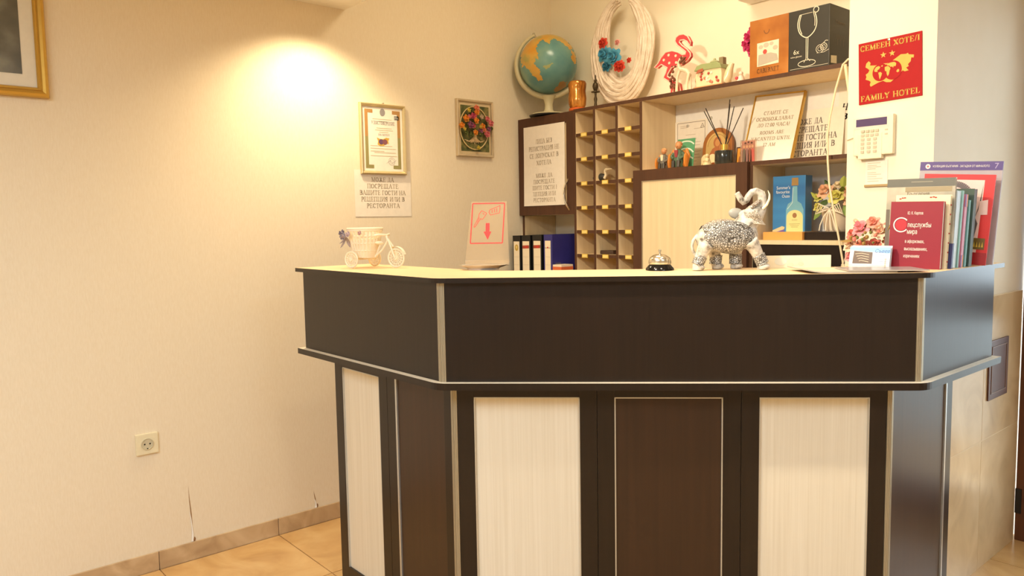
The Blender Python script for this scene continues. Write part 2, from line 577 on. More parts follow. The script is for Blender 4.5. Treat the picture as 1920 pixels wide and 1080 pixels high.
GLYPH = {
    'А': (0.80, [(0.08, 0, 0.4, 1, t_), (0.4, 1, 0.72, 0, T_)] + _H(0.22, 0.58, 0.33) + _S(0.08, 0) + _S(0.72, 0)),
    'Б': (0.66, _V(0.15) + _H(0.15, 0.58, 0.97) + [(0.58, 0.97, 0.58, 0.8, t_)] + _H(0.15, 0.36, 0.56) + _H(0.15, 0.36, 0.03) + _A(0.34, 0.29, 0.25, 0.26, -90, 90)),
    'В': (0.68, _V(0.15) + _H(0.15, 0.36, 0.97) + _H(0.15, 0.38, 0.53) + _H(0.15, 0.38, 0.03) + _A(0.34, 0.75, 0.22, 0.21, -90, 90, 6) + _A(0.37, 0.28, 0.25, 0.25, -90, 90, 6)),
    'Г': (0.60, _V(0.15) + _H(0.15, 0.56, 0.97) + [(0.56, 0.97, 0.56, 0.76, t_)]),
    'Д': (0.78, [(0.18, 0.06, 0.34, 0.97, t_), (0.6, 0.06, 0.6, 0.97, T_)] + _H(0.24, 0.72, 0.97) + _H(0.03, 0.77, 0.05) + [(0.05, 0.05, 0.05, -0.16, t_), (0.75, 0.05, 0.75, -0.16, t_)]),
    'Е': (0.64, _V(0.15) + _H(0.15, 0.57, 0.97) + _H(0.15, 0.46, 0.52) + _H(0.15, 0.6, 0.03) + [(0.57, 0.97, 0.57, 0.78, t_), (0.6, 0.03, 0.6, 0.24, t_), (0.46, 0.42, 0.46, 0.62, t_)]),
    'Ж': (1.00, _V(0.5) + [(0.5, 0.5, 0.12, 0.97, t_), (0.5, 0.5, 0.88, 0.97, t_), (0.5, 0.5, 0.1, 0.03, 0.12), (0.5, 0.5, 0.9, 0.03, 0.12)] + _S(0.1, 0) + _S(0.9, 0)),
    'З': (0.58, _A(0.27, 0.75, 0.2, 0.22, -90, 140, 7) + _A(0.28, 0.28, 0.24, 0.25, -140, 90, 7)),
    'И': (0.86, _V(0.15) + _V(0.71) + [(0.15, 0.05, 0.71, 0.95, t_)]),
    'К': (0.74, _V(0.15) + [(0.15, 0.45, 0.6, 0.97, t_), (0.26, 0.55, 0.66, 0.03, T_)] + _S(0.62, 0) + _S(0.58, 1)),
    'Л': (0.76, [(0.1, 0.03, 0.3, 0.97, t_)] + _V(0.62) + _H(0.26, 0.6, 0.97)),
    'М': (0.98, [(0.13, 0, 0.15, 1, t_), (0.16, 0.97, 0.48, 0.05, T_), (0.48, 0.05, 0.82, 0.97, t_)] + _V(0.84) + _S(0.13, 0) + _S(0.12, 1)),
    'Н': (0.84, _V(0.15) + _V(0.69) + _H(0.15, 0.69, 0.5)),
    'О': (0.78, _A(0.39, 0.5, 0.32, 0.48, 0, 360, 14)),
    'П': (0.82, _V(0.15) + _V(0.67) + _H(0.15, 0.67, 0.97)),
    'Р': (0.62, _V(0.15) + _H(0.15, 0.34, 0.97) + _H(0.15, 0.34, 0.45) + _A(0.33, 0.71, 0.23, 0.25, -90, 90, 7)),
    'С': (0.70, _A(0.38, 0.5, 0.31, 0.48, 45, 315, 11) + [(0.62, 0.95, 0.62, 0.7, t_)]),
    'Т': (0.72, _V(0.36) + _H(0.04, 0.68, 0.97) + [(0.04, 0.97, 0.04, 0.75, t_), (0.68, 0.97, 0.68, 0.75, t_)]),
    'У': (0.72, [(0.1, 0.97, 0.38, 0.35, T_), (0.64, 0.97, 0.3, 0.08, t_), (0.3, 0.08, 0.14, 0.06, t_)] + _S(0.1, 1) + _S(0.64, 1)),
    'Х': (0.74, [(0.1, 0.97, 0.62, 0.03, T_), (0.62, 0.97, 0.1, 0.03, t_)] + _S(0.1, 0) + _S(0.62, 0) + _S(0.1, 1) + _S(0.62, 1)),
    'Ц': (0.86, _V(0.15) + _V(0.67) + _H(0.15, 0.8, 0.03) + [(0.82, 0.03, 0.82, -0.18, t_)]),
    'Ч': (0.76, _V(0.6) + _V(0.14, 0.55, 1.0) + _A(0.36, 0.55, 0.22, 0.12, 180, 270, 4) + _H(0.36, 0.6, 0.44)),
    'Ш': (1.10, _V(0.15) + _V(0.55) + _V(0.95) + _H(0.15, 0.95, 0.03)),
    'Щ': (1.14, _V(0.15) + _V(0.53) + _V(0.91) + _H(0.15, 1.06, 0.03) + [(1.08, 0.03, 1.08, -0.18, t_)]),
    'Ъ': (0.72, _V(0.3) + _H(0.08, 0.3, 0.97) + _H(0.3, 0.45, 0.5) + _H(0.3, 0.45, 0.03) + _A(0.44, 0.27, 0.22, 0.24, -90, 90, 6)),
    'Я': (0.66, _V(0.52) + _H(0.33, 0.52, 0.97) + _H(0.3, 0.52, 0.46) + _A(0.33, 0.71, 0.22, 0.25, 90, 270, 7) + [(0.32, 0.46, 0.1, 0.03, 0.12)] + _S(0.1, 0)),
    'F': (0.58, _V(0.15) + _H(0.15, 0.55, 0.97) + _H(0.15, 0.44, 0.52) + [(0.55, 0.97, 0.55, 0.76, t_), (0.44, 0.42, 0.44, 0.62, t_)]),
    'I': (0.30, _V(0.15)),
    'L': (0.60, _V(0.15) + _H(0.15, 0.56, 0.03) + [(0.57, 0.03, 0.57, 0.26, t_)]),
    'Y': (0.74, [(0.1, 0.97, 0.37, 0.48, T_), (0.64, 0.97, 0.37, 0.48, t_)] + _V(0.37, 0, 0.48) + _S(0.1, 1) + _S(0.64, 1)),
    'R': (0.72, _V(0.15) + _H(0.15, 0.34, 0.97) + _H(0.15, 0.34, 0.47) + _A(0.33, 0.72, 0.22, 0.25, -90, 90, 7) + [(0.32, 0.47, 0.66, 0.03, 0.14)]),
    'S': (0.56, _A(0.28, 0.74, 0.2, 0.23, 50, 270, 7) + _A(0.28, 0.27, 0.21, 0.24, 90, -130, 7)),
    'V': (0.76, [(0.1, 0.97, 0.38, 0.03, T_), (0.66, 0.97, 0.38, 0.03, t_)] + _S(0.1, 1) + _S(0.66, 1)),
    'N': (0.84, [(0.15, 0, 0.15, 1, t_), (0.15, 0.97, 0.68, 0.03, T_), (0.68, 0, 0.68, 1, t_)] + _S(0.15, 0) + _S(0.12, 1) + _S(0.68, 1)),
    'D': (0.76, _V(0.15) + _H(0.15, 0.36, 0.97) + _H(0.15, 0.36, 0.03) + _A(0.34, 0.5, 0.35, 0.47, -90, 90, 9)),
    'U': (0.80, _V(0.15, 0.3, 1) [:1] + _S(0.15, 1) + [(0.66, 0.3, 0.66, 1, t_)] + _S(0.66, 1) + _A(0.405, 0.3, 0.255, 0.27, 180, 360, 8)),
    '1': (0.40, _V(0.2) + [(0.2, 0.97, 0.08, 0.85, t_)]),
    '2': (0.54, _A(0.26, 0.74, 0.2, 0.23, 160, -30, 7) + [(0.43, 0.62, 0.08, 0.04, t_)] + _H(0.08, 0.5, 0.05, 0.11)),
    '0': (0.54, _A(0.27, 0.5, 0.2, 0.48, 0, 360, 12)),
    '.': (0.2, [(0.06, 0.06, 0.14, 0.06, 0.13)]),
    '!': (0.24, [(0.12, 0.3, 0.12, 1.0, T_), (0.08, 0.06, 0.16, 0.06, 0.13)]),
    '-': (0.4, [(0.05, 0.4, 0.35, 0.4, 0.08)]),
}
for _a, _b in zip('ABCEHKMOPTX', 'АВСЕНКМОРТХ'):
    GLYPH[_a] = GLYPH[_b]


def thing(name, label, cat, loc=(0, 0, 0), rotz=0.0, group=None, lean=(0, 0)):
    o = bpy.data.objects.new(name, None)
    o.empty_display_size = 0.05
    o.location = loc
    o.rotation_euler = (math.radians(lean[0]), math.radians(lean[1]), math.radians(rotz))
    COL.objects.link(o)
    tag(o, label, cat, group)
    return o


def tag(o, label, cat, group=None):
    o['label'] = label
    o['category'] = cat
    if group:
        o['group'] = group
    return o


def struct(o):
    o['kind'] = 'structure'
    return o


def root(name, loc=(0, 0, 0)):
    o = bpy.data.objects.new(name, None)
    o.location = loc
    COL.objects.link(o)
    return struct(o)


def RZ(x, y, deg, z=0.0):
    return Matrix.Translation((x, y, z)) @ Matrix.Rotation(math.radians(deg), 4, 'Z')


# ------------------------------------------------------------------ the room
WX = -3.067          # left wall
BY = 2.927           # back wall
LOWZ = 2.2467        # lowered ceiling
HIGHZ = 2.75
XR, YF, DY = 3.4, -3.2, 3.47   # right wall, wall behind the camera, entrance plane
PX0, PX1, PYF = -1.263, -0.984, 2.60     # pillar

fl = root('floor')
MB().box(WX - 0.2, XR + 0.2, YF - 0.2, DY + 1.4, -0.06, -0.004).build('floor_slab', M_GROUT, fl)
tile_me = None
T = 0.48
for i in range(-1, 13):
    for j in range(-9, 6):
        x0, y0 = WX + 0.009 + i * T, 1.283 + j * T
        if x0 > XR or y0 > DY + 0.3 or y0 + T < YF:
            continue
        if tile_me is None:
            o = MB().box(0.002, T - 0.002, 0.002, T - 0.002, -0.004, 0.0).build('tile', M_FLOOR, fl, bevel=0.001)
            tile_me = o.data
        else:
            o = bpy.data.objects.new('tile', tile_me)
            COL.objects.link(o)
            o.parent = fl
        o.location = (x0, y0, 0)

wl = struct(MB().box(WX - 0.15, WX, YF, BY + 0.15, 0, HIGHZ).build('wall_left', M_WALL))
# torn wallpaper seams above the skirting
for (y, z0, z1, k_) in ((0.934, 0.073, 0.30, 1.0), (1.461, 0.073, 0.15, 1.2)):
    b = MB()

    def flap(u, v, y=y, z0=z0, z1=z1, k_=k_):
        w = 0.011 * k_ * (1 - u) ** 0.7 * (0.8 + 0.2 * math.sin(u * 9))
        return (WX + 0.0008 + 0.005 * math.sin(PI * v) * (1 - u), y - 0.006 + w * v + 0.003 * math.sin(u * 4.0), z0 + (z1 - z0) * 0.55 * u)
    b.patch(flap, 8, 4, 0)

    def crack(u, v, y=y, z0=z0, z1=z1):
        return (WX + 0.0005, y - 0.004 + 0.0045 * (v - 0.5) * math.sin(PI * (0.15 + 0.85 * u)) + 0.003 * math.sin(u * 5.0), z0 + (z1 - z0) * u)
    b.patch(crack, 10, 1, 1)
    b.build('torn_seam', [pbr('torn_paper_white', (240, 236, 230), 0.8), pbr('seam_brown', (158, 122, 78), 0.8)], wl, normals=False)
    MB().ball((WX + 0.002, y + 0.004, z0 + 0.008), (0.003, 0.006, 0.009), 8, 5).build('plaster_crumb', pbr('crumb_brown', (142, 104, 66), 0.8), wl)

struct(MB().box(WX, PX0 + 0.15, BY, BY + 0.15, 0, HIGHZ).build('wall_back', M_PAINT))
struct(MB().box(XR, XR + 0.15, YF, DY + 0.15, 0, HIGHZ).build('wall_right', M_PAINT))
struct(MB().box(WX, XR, YF - 0.15, YF, 0, HIGHZ).build('wall_front', M_WALL))
wp = struct(MB().box(PX0, PX1, PYF, DY + 0.15, 0, HIGHZ).build('wall_pillar', M_PAINT))
cl = MB()
cl.box(WX, XR, YF, 1.687, LOWZ, HIGHZ + 0.1)
struct(cl.build('ceiling', M_CEIL))
struct(MB().box(WX, XR, 1.687, DY + 0.15, HIGHZ, HIGHZ + 0.1).build('ceiling_2', M_CEIL))

# marble cladding on the right side of the pillar
MT = 0.0165
MB().box(PX1 + 0.0001, PX1 + MT - 0.0008, 2.602, 3.461, 0.0005, 1.0115).build('grout', pbr('grout_cream', (226, 208, 176), 0.8), wp)
for (ya, yb) in ((2.601, 3.062), (3.065, 3.462)):
    for (za, zb) in ((0.0, 0.486), (0.489, 1.012)):
        MB().box(PX1, PX1 + MT, ya, yb, za, zb).build('marble_tile', M_MARBLE, wp, bevel=0.001)
for (za, zb) in ((0.0, 0.486), (0.489, 1.012)):
    MB().box(PX0, PX1 + MT, PYF - MT, PYF - 0.0005, za, zb).build('marble_tile', M_MARBLE, wp, bevel=0.001)

# skirting tiles on the left wall
bs = root('baseboard_left')
k = -9
y = 1.283 + k * T
while y < 2.6:
    MB().box(WX, WX + 0.009, y + 0.0012, y + T - 0.0012, 0.0, 0.0714).build('skirting_tile', M_SKIRT, bs, bevel=0.0015)
    y += T

# glazed entrance on the right, brown frame
d = root('door_1')
fr = [('door_stile', (PX1 + MT + 0.001, PX1 + MT + 0.11, 0.0, 2.2)), ('door_stile', (0.02, 0.12, 0.0, 2.2)), ('door_stile', (1.12, 1.22, 0.0, 2.2)),
      ('door_rail', (-0.857, 0.02, 0.0, 0.16)), ('door_rail', (-0.857, 0.02, 0.90, 1.03)), ('door_rail', (-0.857, 0.02, 2.08, 2.2)),
      ('door_rail', (0.12, 1.12, 0.0, 0.16)), ('door_rail', (0.12, 1.12, 0.90, 1.03)), ('door_rail', (0.12, 1.12, 2.08, 2.2))]
for n, (x0, x1, z0, z1) in fr:
    MB().box(x0, x1, DY, DY + 0.06, z0, z1).build(n, M_DOORW, d, bevel=0.003)
for (x0, x1) in ((-0.857, 0.02), (0.12, 1.12)):
    for (z0, z1) in ((0.16, 0.90), (1.03, 2.08)):
        MB().box(x0, x1, DY + 0.026, DY + 0.032, z0, z1).build('door_pane', M_GLASS, d)
for z in (0.113, 1.6):
    MB().box(PX1 + MT + 0.0005, PX1 + MT + 0.022, DY - 0.006, DY, z, z + 0.10).build('hinge', M_BLACK, d, bevel=0.001)
struct(MB().box(1.22, XR, DY, DY + 0.15, 0, HIGHZ).build('wall_entrance', M_PAINT))
struct(MB().box(PX1, 1.22, DY, DY + 0.15, 2.2, HIGHZ).build('wall_lintel', M_PAINT))
struct(MB().box(WX, XR, DY + 1.4, DY + 9, -0.08, -0.06).build('floor_outside', pbr('pavement_grey', (160, 158, 152), 0.8)))

# ------------------------------------------------------------------ reception counter
ZT, ZTB, ZL, ZLB, ZP = 1.1613, 1.1476, 0.8707, 0.8511, 0.8121
A = (-1.715, 1.189)
B = (-0.7964, 2.1076)
XL, YR = -2.5876, 2.668
U2 = math.sqrt(0.5)
INX = PX1 + MT + 0.006   # clear of the pillar cladding


def outline(i, xl, yr, inner=True, depth=0.30, r=0.0):
    """counter plan: outer edge offset inwards by i, then the inner edge"""
    o = [(xl, A[1] + i), (A[0] - 0.41421 * i, A[1] + i), (B[0] - i, B[1] + 0.41421 * i), (B[0] - i, yr)]
    if not inner:
        return o
    j = depth
    return o + [(INX, yr), (INX, PYF - MT - 0.01), (B[0] - j, PYF - MT - 0.01), (B[0] - j, B[1] + 0.41421 * j), (A[0] - 0.41421 * j, A[1] + j), (xl, A[1] + j)]


def fillet(pts, idx, r, n=5):
    out = []
    for i, p in enumerate(pts):
        if i not in idx:
            out.append(p)
            continue
        p0, p1, p2 = Vector(pts[i - 1]), Vector(p), Vector(pts[(i + 1) % len(pts)])
        a = p1 + (p0 - p1).normalized() * r
        b = p1 + (p2 - p1).normalized() * r
        for k in range(n + 1):
            t = k / n
            out.append(tuple((1 - t) ** 2 * a + 2 * t * (1 - t) * p1 + t * t * b))
    return out


rc = thing('reception_counter', 'angled reception counter in dark wenge with pale fluted panels and oak top', 'counter', (0, 0, 0))
b = MB()
b.prism(fillet(outline(0, XL, YR), (1, 2), 0.03), ZTB, ZT, 'z', 1, cap=0)
ct = b.build('countertop', [M_TOPW, M_DARK], rc)
b = MB()
b.prism(fillet(outline(0, XL - 0.005, YR, True, 0.29), (1, 2), 0.03), ZLB, ZL, 'z', 1, cap=0)
b.build('ledge', [M_LIGHT, M_DARK], rc)
i = 0.022
MB().prism(outline(i + 0.016, XL + 0.02, YR - 0.03, True, 0.285), ZL, ZTB).build('upper_carcass', M_DARK, rc)
PT = 0.016
# three upper panels
la, ra = (A[0] - 0.41421 * i, A[1] + i), (B[0] - i, B[1] + 0.41421 * i)
MB().box(XL + 0.016, la[0] - 0.013, la[1], la[1] + PT, ZL, ZTB).build('upper_panel', M_DARK, rc)
L_up = math.hypot(ra[0] - la[0], ra[1] - la[1])
MB(RZ(la[0], la[1], 45)).box(0.013, L_up - 0.013, 0, PT, ZL, ZTB).build('upper_panel', M_DARK, rc)
MB(RZ(ra[0], ra[1], 90)).box(0.013, YR - 0.016 - ra[1], 0, PT, ZL, ZTB).build('upper_panel', M_DARK, rc)


def corner_strip(c, deg0, z0, z1, w, name='corner_strip'):
    """ribbed aluminium profile wrapped round a 45 degree corner"""
    b = MB()
    for ang, s in ((deg0, -1), (deg0 + 45, 1)):
        M = RZ(c[0], c[1], ang)
        b.M = M
        for k in range(3):
            a0 = w * k / 3
            a1 = w * (k + 0.8) / 3
            x0, x1 = (a0, a1) if s > 0 else (-a1, -a0)
            b.box(x0, x1, -0.0022, 0.004, z0, z1)
        b.box(0 if s > 0 else -w, w if s > 0 else 0, 0.0005, 0.005, z0, z1)
    return b.build(name, M_ALU, rc)


corner_strip(la, 0, ZL, ZTB, 0.0125)
corner_strip(ra, 45, ZL, ZTB, 0.0125)

# base: left face, front face, right face
LC, RC = (-1.758, 1.2726), (-0.8976, 2.133)
BX, BYR = -2.476, 2.572
body = [(BX + 0.01, LC[1] + 0.03), (LC[0] - 0.012, LC[1] + 0.03), (RC[0] - 0.03, RC[1] + 0.012), (RC[0] - 0.03, BYR - 0.01),
        (RC[0] - 0.06, BYR - 0.01), (-1.08, 2.44), (-1.08, 2.24), (-1.84, 1.47), (BX + 0.01, 1.47)]
MB().prism(body, 0.0, ZLB).build('base_carcass', M_DARK, rc)


def base_face(M, parts, z0=0.0):
    """parts: (kind, x0, x1); panels sit 8 mm back inside a thin silver bead"""
    for kind, x0, x1 in parts:
        if kind == 'post':
            MB(M).box(x0, x1, 0, 0.028, z0, ZLB).build('post', M_DARK, rc, bevel=0.0012)
        elif kind == 'bead':
            MB(M).box(x0, x1, -0.001, 0.02, z0, ZLB).build('metal_bead', M_SILVER, rc)
        else:
            mt = {'light': M_LIGHT, 'dark': M_BROWN, 'brown': M_BROWN}[kind]
            zt = ZP if kind != 'brown' else ZLB
            if kind != 'brown':
                MB(M).box(x0, x1, 0, 0.028, ZP, ZLB).build('top_rail', M_DARK, rc)
                t = 0.0035
                fb = MB(M)
                fb.box(x0, x0 + t, 0.001, 0.014, z0 + 0.08, zt)
                fb.box(x1 - t, x1, 0.001, 0.014, z0 + 0.08, zt)
                fb.box(x0, x1, 0.001, 0.014, zt - t, zt)
                fb.build('panel_bead', M_SILVER, rc)
                MB(M).box(x0, x1, 0, 0.028, z0, z0 + 0.08).build('bottom_rail', M_DARK, rc)
                MB(M).box(x0 + t, x1 - t, 0.007, 0.02, z0 + 0.08, zt - t).build('panel', mt, rc)
            else:
                MB(M).box(x0, x1, 0.004, 0.02, z0, zt).build('panel', mt, rc)


MLf = RZ(BX, LC[1], 0)
base_face(MLf, [('post', 0, 0.052), ('light', 0.052, 0.303), ('post', 0.303, 0.353), ('post', 0.3545, 0.403), ('bead', 0.4035, 0.4125), ('brown', 0.413, 0.668), ('post', 0.669, 0.706)])
MDf = RZ(LC[0], LC[1], 45)
base_face(MDf, [('post', 0.011, 0.059), ('light', 0.059, 0.362), ('post', 0.362, 0.4105), ('post', 0.4115, 0.460), ('dark', 0.460, 0.762), ('post', 0.762, 0.8115), ('post', 0.8125, 0.862),
                ('light', 0.862, 1.160), ('post', 1.160, 1.205)])
MRf = RZ(RC[0], RC[1], 90)
base_face(MRf, [('brown', 0.0115, 0.385), ('bead', 0.386, 0.394), ('post', 0.395, 0.438)])
corner_strip(LC, 0, 0.0, ZLB, 0.0105)
corner_strip(RC, 45, 0.0, ZLB, 0.0105)

# ------------------------------------------------------------------ back shelving
YS = 2.679
BT = 0.016
SZ = 1.8507
# wall cabinet in the corner
cab = thing('wall_cabinet', 'dark framed wall cabinet in the corner carrying a paper notice', 'cabinet', (-3.063, YS, 1.346))
cw, ch, cd = 0.406, 0.499, BY - YS
b = MB()
b.box(0.002, 0.018, 0.02, cd - 0.004, 0, ch)
b.box(cw - 0.016, cw - 0.001, 0.02, cd - 0.004, 0, ch)
b.box(0.018, cw - 0.016, 0.02, cd - 0.004, 0, 0.016)
b.box(0.018, cw - 0.016, 0.02, cd - 0.004, ch - 0.016, ch)
b.box(0.018, cw - 0.016, cd - 0.012, cd - 0.004, 0.016, ch - 0.016)
b.build('carcass', M_LIGHTX, cab)
dr = MB()
fw = 0.05
dr.box(0, fw, 0, 0.018, 0, ch).box(cw - fw, cw, 0, 0.018, 0, ch).box(fw, cw - fw, 0, 0.018, 0, fw).box(fw, cw - fw, 0, 0.018, ch - fw, ch)
dr = dr.build('door', M_SHELFDK, cab)
MB().box(fw, cw - fw, 0.005, 0.014, fw, ch - fw).build('door_panel', M_LIGHTX, dr)
hb = MB()
hb.tube([(0.367, -0.001, 0.172), (0.366, -0.018, 0.150), (0.358, -0.022, 0.128), (0.356, -0.024, 0.10), (0.362, -0.022, 0.07), (0.372, -0.018, 0.045), (0.374, -0.001, 0.022)], [0.004, 0.0055, 0.005, 0.005, 0.005, 0.0055, 0.004], 8)
hb.build('handle', M_CHROME, dr)

# side panel below the wall cabinet
sp = MB()
sp.box(-3.0625, -3.046, 2.70, BY - 0.003, 0.9255, 1.344, 0, front=1)
tag(sp.build('side_panel', [M_LIGHTX, M_SHELFDK]), 'pale side panel standing against the left wall below the corner cabinet', 'panel')

# pigeonhole rack
rx = [-2.6488, -2.5194, -2.379, -2.2361]
rack = thing('pigeonhole_rack', 'key rack of small pigeonholes with dark edges and brass number plates', 'rack', (rx[0], YS, 0))
rd = BY - YS
for q, x in enumerate(rx):
    X = x - rx[0]
    MB().box(X - 0.0075, X + 0.0075, 0, rd - 0.006, 0.74, SZ - BT - 0.0005, 0, front=1).build('divider', [M_LIGHTX, M_SHELFDK], rack)
zrows = [1.7244 - 0.1161 * k for k in range(9)]
for z in zrows:
    for q in range(3):
        x0, x1 = rx[q] - rx[0] + 0.0077, rx[q + 1] - rx[0] - 0.0077
        MB().box(x0, x1, 0.001, rd - 0.006, z - 0.0078, z + 0.0078, 0, front=1).build('shelf', [M_LIGHTX, M_SHELFDK], rack)
for q in range(3):
    x0, x1 = rx[q] - rx[0] + 0.0077, rx[q + 1] - rx[0] - 0.0077
    MB().box(x0, x1, rd - 0.012, rd - 0.006, 0.74, SZ - BT - 0.001).build('back_board', M_LIGHTX, rack)
plate_m = pbr('brass_plate', (222, 186, 84), 0.35, 0.35)
nums = 0
for z in zrows[:7]:
    for q in range(3):
        nums += 1
        xc = (rx[q] + rx[q + 1]) / 2 - rx[0] - 0.002
        b = MB()
        b.box(xc - 0.019, xc + 0.019, -0.003, 0.0008, z - 0.010, z + 0.009, 0)
        b.box(xc - 0.0155, xc + 0.0155, -0.0036, -0.0029, z - 0.0068, z + 0.0058, 1)
        n = b.build('number_plate', [plate_m, pbr('plate_paper', (238, 214, 130), 0.6)], rack)

# open shelf unit
su = thing('shelf_unit', 'brown edged open shelf unit between the pigeonholes and the pillar', 'shelf', (-2.656, YS, 0))
X0 = -2.656
MB().box(0, -1.225 - X0, 0, rd - 0.004, SZ - BT, SZ, 0, front=1).build('top_board', [M_LIGHTX, M_SHELFDK], su)
MB().box(-2.227 - X0, -1.225 - X0, rd - 0.010, rd - 0.004, 1.20, SZ - BT).build('back_board', M_BACKW, su)
MB().box(-2.2275 - X0, -1.225 - X0, 0.0, rd - 0.011, 1.5165, 1.5317, 0, front=1).build('shelf_board', [M_LIGHTX, M_SHELFDK], su)
MB().box(-1.687 - X0, -1.674 - X0, 0.0, rd - 0.011, 0.74, 1.5163, 0, front=1).build('upright', [M_LIGHTX, M_SHELFDK], su)
MB().box(-1.6735 - X0, -1.225 - X0, 0.0, rd - 0.011, 1.2086, 1.2246, 0).build('shelf_board', [M_LIGHTX, M_SHELFDK], su)
MB().box(-1.6735 - X0, -1.225 - X0, 0.004, 0.02, 0.74, 1.208).build('drawer_front', M_DARK, su)
for (x, z) in ((-2.16, 1.735), (-2.035, 1.757)):
    MB(Matrix.Translation((x - X0, rd - 0.0105, z)) @ Matrix.Rotation(PI / 2, 4, 'X')).lathe([(0.0, 0.002), (0.007, 0.0015), (0.008, 0)], n=12).build('screw_cap', M_SILVER, su)

# cupboard with the pale door in the middle
cp = thing('cupboard', 'low cupboard with a brown framed pale door right of the pigeonholes', 'cupboard', (-2.266, YS - 0.0195, 0.74))
W = 0.578
H = 1.5315 - 0.74
dr = MB()
dr.box(0, 0.048, 0, 0.018, 0, H).box(W - 0.05, W, 0, 0.018, 0, H).box(0.048, W - 0.05, 0, 0.018, H - 0.048, H).box(0.048, W - 0.05, 0, 0.018, 0, 0.05)
dr = dr.build('door', M_SHELFDK, cp)
t = 0.003
fb = MB()
fb.box(0.048, 0.048 + t, 0.001, 0.012, 0.05, H - 0.048).box(W - 0.05 - t, W - 0.05, 0.001, 0.012, 0.05, H - 0.048).box(0.048 + t, W - 0.05 - t, 0.001, 0.012, H - 0.048 - t, H - 0.048)
fb.build('panel_bead', M_ALU, dr)
MB().box(0.048 + t, W - 0.05 - t, 0.005, 0.014, 0.05, H - 0.048 - t).build('door_panel', M_LIGHTX, dr)

# white box high on the back wall
tag(MB().box(-1.85, -1.30, BY - 0.10, BY, 2.205, 2.52).build('wall_box', M_WHITE, bevel=0.012), 'white box fixed high on the back wall with only its lower edge showing', 'wall box')


# ------------------------------------------------------------------ notices and pictures
def paper(name, label, loc, rotz, w, h, texts, mat=M_PAPER, ink=M_INK, curl=0.0, lean=0.0, cat='notice', thick=0.0006):
    """texts: (string, centre x, base z, letter height, width or None)"""
    o = thing(name, label, cat, loc, rotz, lean=(lean, 0))
    b = MB()

    def fr(u, v):
        return (w * u, -0.0015 - curl * (abs(2 * u - 1) ** 3) * (1 - v) ** 2, h * v)
    b.patch(fr, 8, 6, 0)
    b.patch(lambda u, v: tuple(Vector(fr(u, v)) + Vector((0, thick, 0))), 8, 6, 0)
    b.build('sheet', mat, o, normals=False)
    if texts:
        blocks = [[]]
        for t in texts:
            if blocks[-1] and blocks[-1][-1][2] - t[2] > 2.2 * t[3]:
                blocks.append([])
            blocks[-1].append(t)
        for bl_ in blocks:
            b = MB()
            for (s, cx, z, hh, ww) in bl_:
                b.serif(s, cx, z, hh, -0.0021, 0, ww)
            b.build('lettering', ink, o, normals=False)
    return o


MSG = ['МОЖЕ ДА', 'ПОСРЕЩАТЕ', 'ВАШИТЕ ГОСТИ НА', 'РЕЦЕПЦИЯ ИЛИ В', 'РЕСТОРАНТА']
W5 = [0.36, 0.50, 0.74, 0.70, 0.53]
pw, ph = 0.297, 0.21
paper('paper_notice', 'white paper notice on the left wall below the framed certificate', (WX + 0.0005, 1.705, 1.348), 90, pw, ph,
      [(s, pw * 0.49, 0.158 - 0.0295 * k_, 0.0195, pw * W5[k_] * 1.1) for k_, s in enumerate(MSG)], ink=pbr('pale_grey_ink', (182, 166, 144), 0.8))
cpw, cph = 0.303, 0.405
W4 = [('ЛИЦА БЕЗ', 0.40), ('РЕГИСТРАЦИЯ НЕ', 0.74), ('СЕ ДОПУСКАТ В', 0.70), ('ХОТЕЛА', 0.36)]
tx = [(s, cpw * 0.5, 0.315 - 0.036 * k_, 0.022, cpw * w_) for k_, (s, w_) in enumerate(W4)]
tx += [(s, cpw * 0.5, 0.143 - 0.031 * k_, 0.020, cpw * w_) for k_, (s, w_) in enumerate(zip(MSG, [0.40, 0.52, 0.80, 0.72, 0.54]))]
paper('cabinet_notice', 'white paper notice taped over the door of the corner wall cabinet', (-3.019, YS - 0.0005, 1.394), 0, cpw, cph, tx, curl=0.004, ink=pbr('pale_grey_ink', (182, 166, 144), 0.8))


def frame_bars(w, h, prof, y_back, mat, parent, name='frame'):
    """picture frame: profile [(inset, height out from wall)] swept round a rectangle with mitred corners"""
    b = MB()
    for side in range(4):
        rows = []
        for ins, out in prof:
            c = [(ins, ins), (w - ins, ins), (w - ins, h - ins), (ins, h - ins)]
            p, q = c[side], c[(side + 1) % 4]
            rows.append(((p[0], y_back - out, p[1]), (q[0], y_back - out, q[1])))
        for k_ in range(len(rows) - 1):
            b.add([rows[k_][0], rows[k_][1], rows[k_ + 1][1], rows[k_ + 1][0]], [(0, 1, 2, 3)])
    return b.build(name, mat, parent)


# certificate
cert = thing('framed_certificate', 'framed certificate with brown corner border hanging above a paper notice', 'certificate', (WX + 0.001, 1.738, 1.540), 90)
w, h = 0.238, 0.316
frame_bars(w, h, [(0, 0), (0, 0.012), (0.004, 0.016), (0.010, 0.014), (0.0135, 0.009), (0.015, 0.006)], 0, M_GOLDP, cert)
MB().box(0.006, w - 0.006, -0.005, -0.0005, 0.006, h - 0.006).build('certificate_sheet', M_PAPER, cert)
yy = -0.0056
bo, bt_, bi = 0.026, 0.016, 0.068
for (cm_, zc) in ((pbr('border_brown', (176, 132, 78), 0.8), 1), (pbr('border_olive', (148, 140, 90), 0.8), 0)):
    for sx in (0, 1):
        def X(a):
            return a if not sx else w - a
        z_out = h - bo if zc else bo
        z_in = z_out - bt_ if zc else z_out + bt_
        zm = h / 2 + 0.01
        b = MB()
        b.poly2([(X(bo), zm), (X(bo), z_out), (X(bi), z_out), (X(bi), z_in), (X(bo + bt_), z_in), (X(bo + bt_), zm)], yy)
        b.build('printed_bracket', cm_, cert, normals=False)
b = MB()
